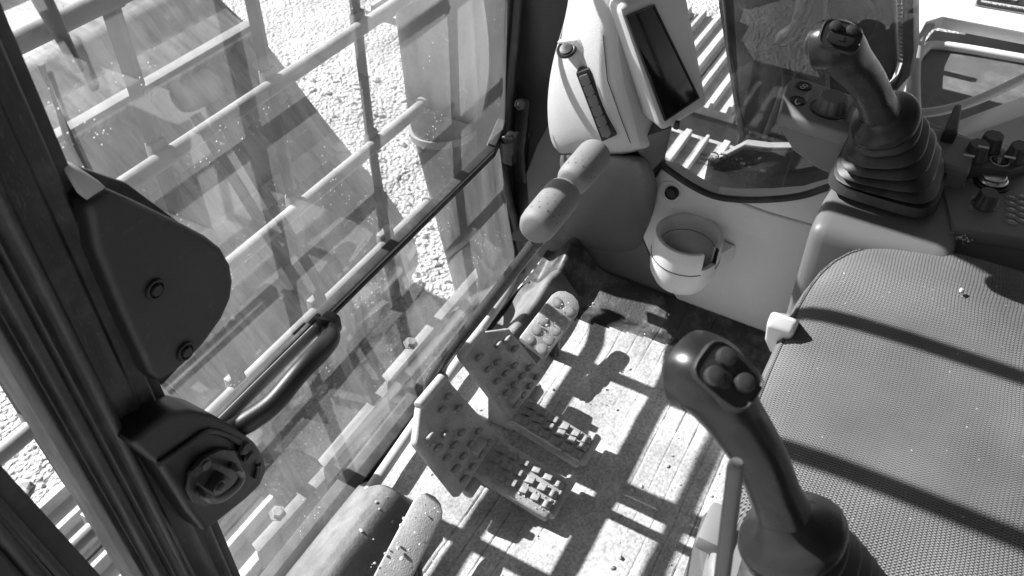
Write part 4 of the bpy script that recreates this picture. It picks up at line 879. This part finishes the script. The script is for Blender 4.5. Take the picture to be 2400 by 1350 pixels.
for s, q, z, sz in (('OFF', (2262, 432), ZP, .009), ('ACC', (2281, 420), ZP, .008), ('A1\nON', (2238, 360), ZP + .02, .0065), ('A1\nOFF', (2242, 345), ZP + .02, .0065), ('OFF', (2349, 356), ZP + .02, .0065), ('1', (2354, 348), ZP + .02, .0065), ('2', (2362, 344), ZP + .02, .0065), ('OFF', (2281, 488), ZP, .006), ('ON', (2284, 465), ZP, .006), ('PULSE', (2340, 480), ZP, .006), ('H', (2164, 297), ZP + .02, .008)): lbl(s, *q, z, sz)
text('lettering', 'MODE', P(2346, 378, z=ZP + .0246), RT, FWD, .006, GRYP, rc, align='CENTER')
for i in range(5):
    for k in range(2):
        c_ = P(2369 + 26 * k, 522 - 14.3 * i - 2 * k, z=ZP)
        key = lathe('key', [(1, 0), (1, .0012), (.9, .0018), (0, .0018)], (0, 0, 0), (0, 0, 1), mat('key_plastic', .24, .5, var=.03), rc, 24); key.data.transform(Matrix.Diagonal((.0043, .0078, 1, 1))); key.location = c_
        text('digit', str((i + 1 + 5 * k) % 10), c_ + V((0, -.003, .0024)), RT, FWD, .0085, mat('digit_print', .85, .5, var=.01), key, align='CENTER').location = -c_
# chrome turn lever beside the boot
prism('turn_lever', [P(2195, 345, z=.512), P(2222, 282, z=.512), P(2240, 283, z=.512), P(2228, 352, z=.512)], (0, 0, .028), DRK, rc, bevel=.006, seg=3)

# ------------------------------------------------------------------ front dial pod
dp = thing('dial_panel', 'grey dial panel with two round keys in front of the right console', 'control panel')
ZD = .545
top = [(1826, 262), (1842, 196), (1862, 181), (1885, 184), (2120, 262), (2130, 345), (2010, 318)]
pts = [P(*q, z=ZD) for q in top]
prism('top_shell', pts, (0, 0, -.022), KP, dp, bevel=.006, seg=3)
xm0 = min(p.x for p in pts); bl = P(1826, 275, z=ZD - .023)
ys_ = [bl.y, bl.y - .01, bl.y - .03, bl.y - .07, bl.y - .12, bl.y - .17, bl.y - .25]; zs_ = [-.023, -.045, -.068, -.085, -.092, -.094, -.094]
prism('lower_shell', [V((bl.x - .0, y_, ZD + z_)) for y_, z_ in zip(ys_, zs_)] + [V((bl.x, bl.y - .25, ZD - .0235))], (.085, 0, 0), mat('dial_shell', .16, .5, var=.06, bump=.25, bscale=1300, bdist=.0005), dp, bevel=.005, seg=3)
knob(1945, 256, ZD, .0215, .021, (-.05, 0, 1), 8, MID, 'dial', dp); lathe('dial_ring', [(.027, 0), (.027, .001), (.025, .001), (.025, 0)], P(1945, 256, z=ZD + .0002), (0, 0, 1), BLK, dp, 36, False)
for s, q in (('∞', (1884, 203)), ('↺', (1869, 237))):
    kk = lathe('key', [(.011, 0), (.011, .002), (.0095, .0025), (.0085, .0015), (0, .0022)], P(*q, z=ZD + .0003), (0, 0, 1), BLK, dp, 24)
def ringmark(px, py, r, parent): return lathe('key_symbol', [(r, 0), (r, .0005), (r * .72, .0005), (r * .72, 0)], P(px, py, z=ZD + .0028), (0, 0, 1), WHT, parent, 16, False)
ringmark(1881, 205, .0036, dp); ringmark(1887, 201, .0036, dp)
tube('key_symbol', [P(1875, 242, z=ZD + .003), P(1868, 244, z=ZD + .003), P(1864, 239, z=ZD + .003), P(1867, 233, z=ZD + .003)], .0009, WHT, dp, 6, 4)
for s, q, sz in (('MENU/SET', (1898, 228), .0075), ('PUSH', (1893, 224), .005), ('MODE', (1977, 277), .0075), ('PUSH', (1971, 276), .005)): text('lettering', s, P(*q, z=ZD), RT, FWD, sz, GRYP, dp, align='CENTER')
knob(2004, 280, ZD, .013, .024, (-.1, 0, 1), 6, MID, 'knob', dp)

# ------------------------------------------------------------------ left console and lock lever
lcn = thing('left_console', 'pale left arm console edge below the left joystick', 'console')
LCP = mat('left_console_plastic', .22, .5, var=.06); prism('top_shell', [P(*q, z=.50) for q in ((1700, 1230), (1672, 1262), (1662, 1320), (1670, 1400), (2150, 1480), (2080, 1340), (1960, 1290), (1800, 1250))], (0, 0, -.05), LCP, lcn, bevel=.008, seg=3)
prism('lower_shell', [P(*q, z=.445) for q in ((1650, 1190), (1636, 1290), (1650, 1420), (2150, 1500), (2080, 1340))], (0, 0, -.2), MID, lcn, bevel=.008)
box('switch_block', P(1676, 1240, z=.50), (.042, .022, .02), LCP, lcn, bevel=.005)
lk = thing('lock_lever', 'slim grey safety lock lever standing beside the left joystick', 'lever')
rod('rod', P(1726, 1082, x=.315), P(1690, 1372, x=.30), .0052, mat('lever_grey', .10, .42, var=.1), lk, 20, 1.0)

# ------------------------------------------------------------------ put every Empty at the base of its thing
bpy.context.view_layer.update()
for e in [o for o in SC.objects if o.type == 'EMPTY']:
    pts = [c.matrix_world @ V(k) for c in e.children_recursive if c.type == 'MESH' for k in c.bound_box]
    if not pts: continue
    base = V(((min(p.x for p in pts) + max(p.x for p in pts)) / 2, (min(p.y for p in pts) + max(p.y for p in pts)) / 2, min(p.z for p in pts)))
    e.location = base
    for c in e.children: c.location = c.location - base
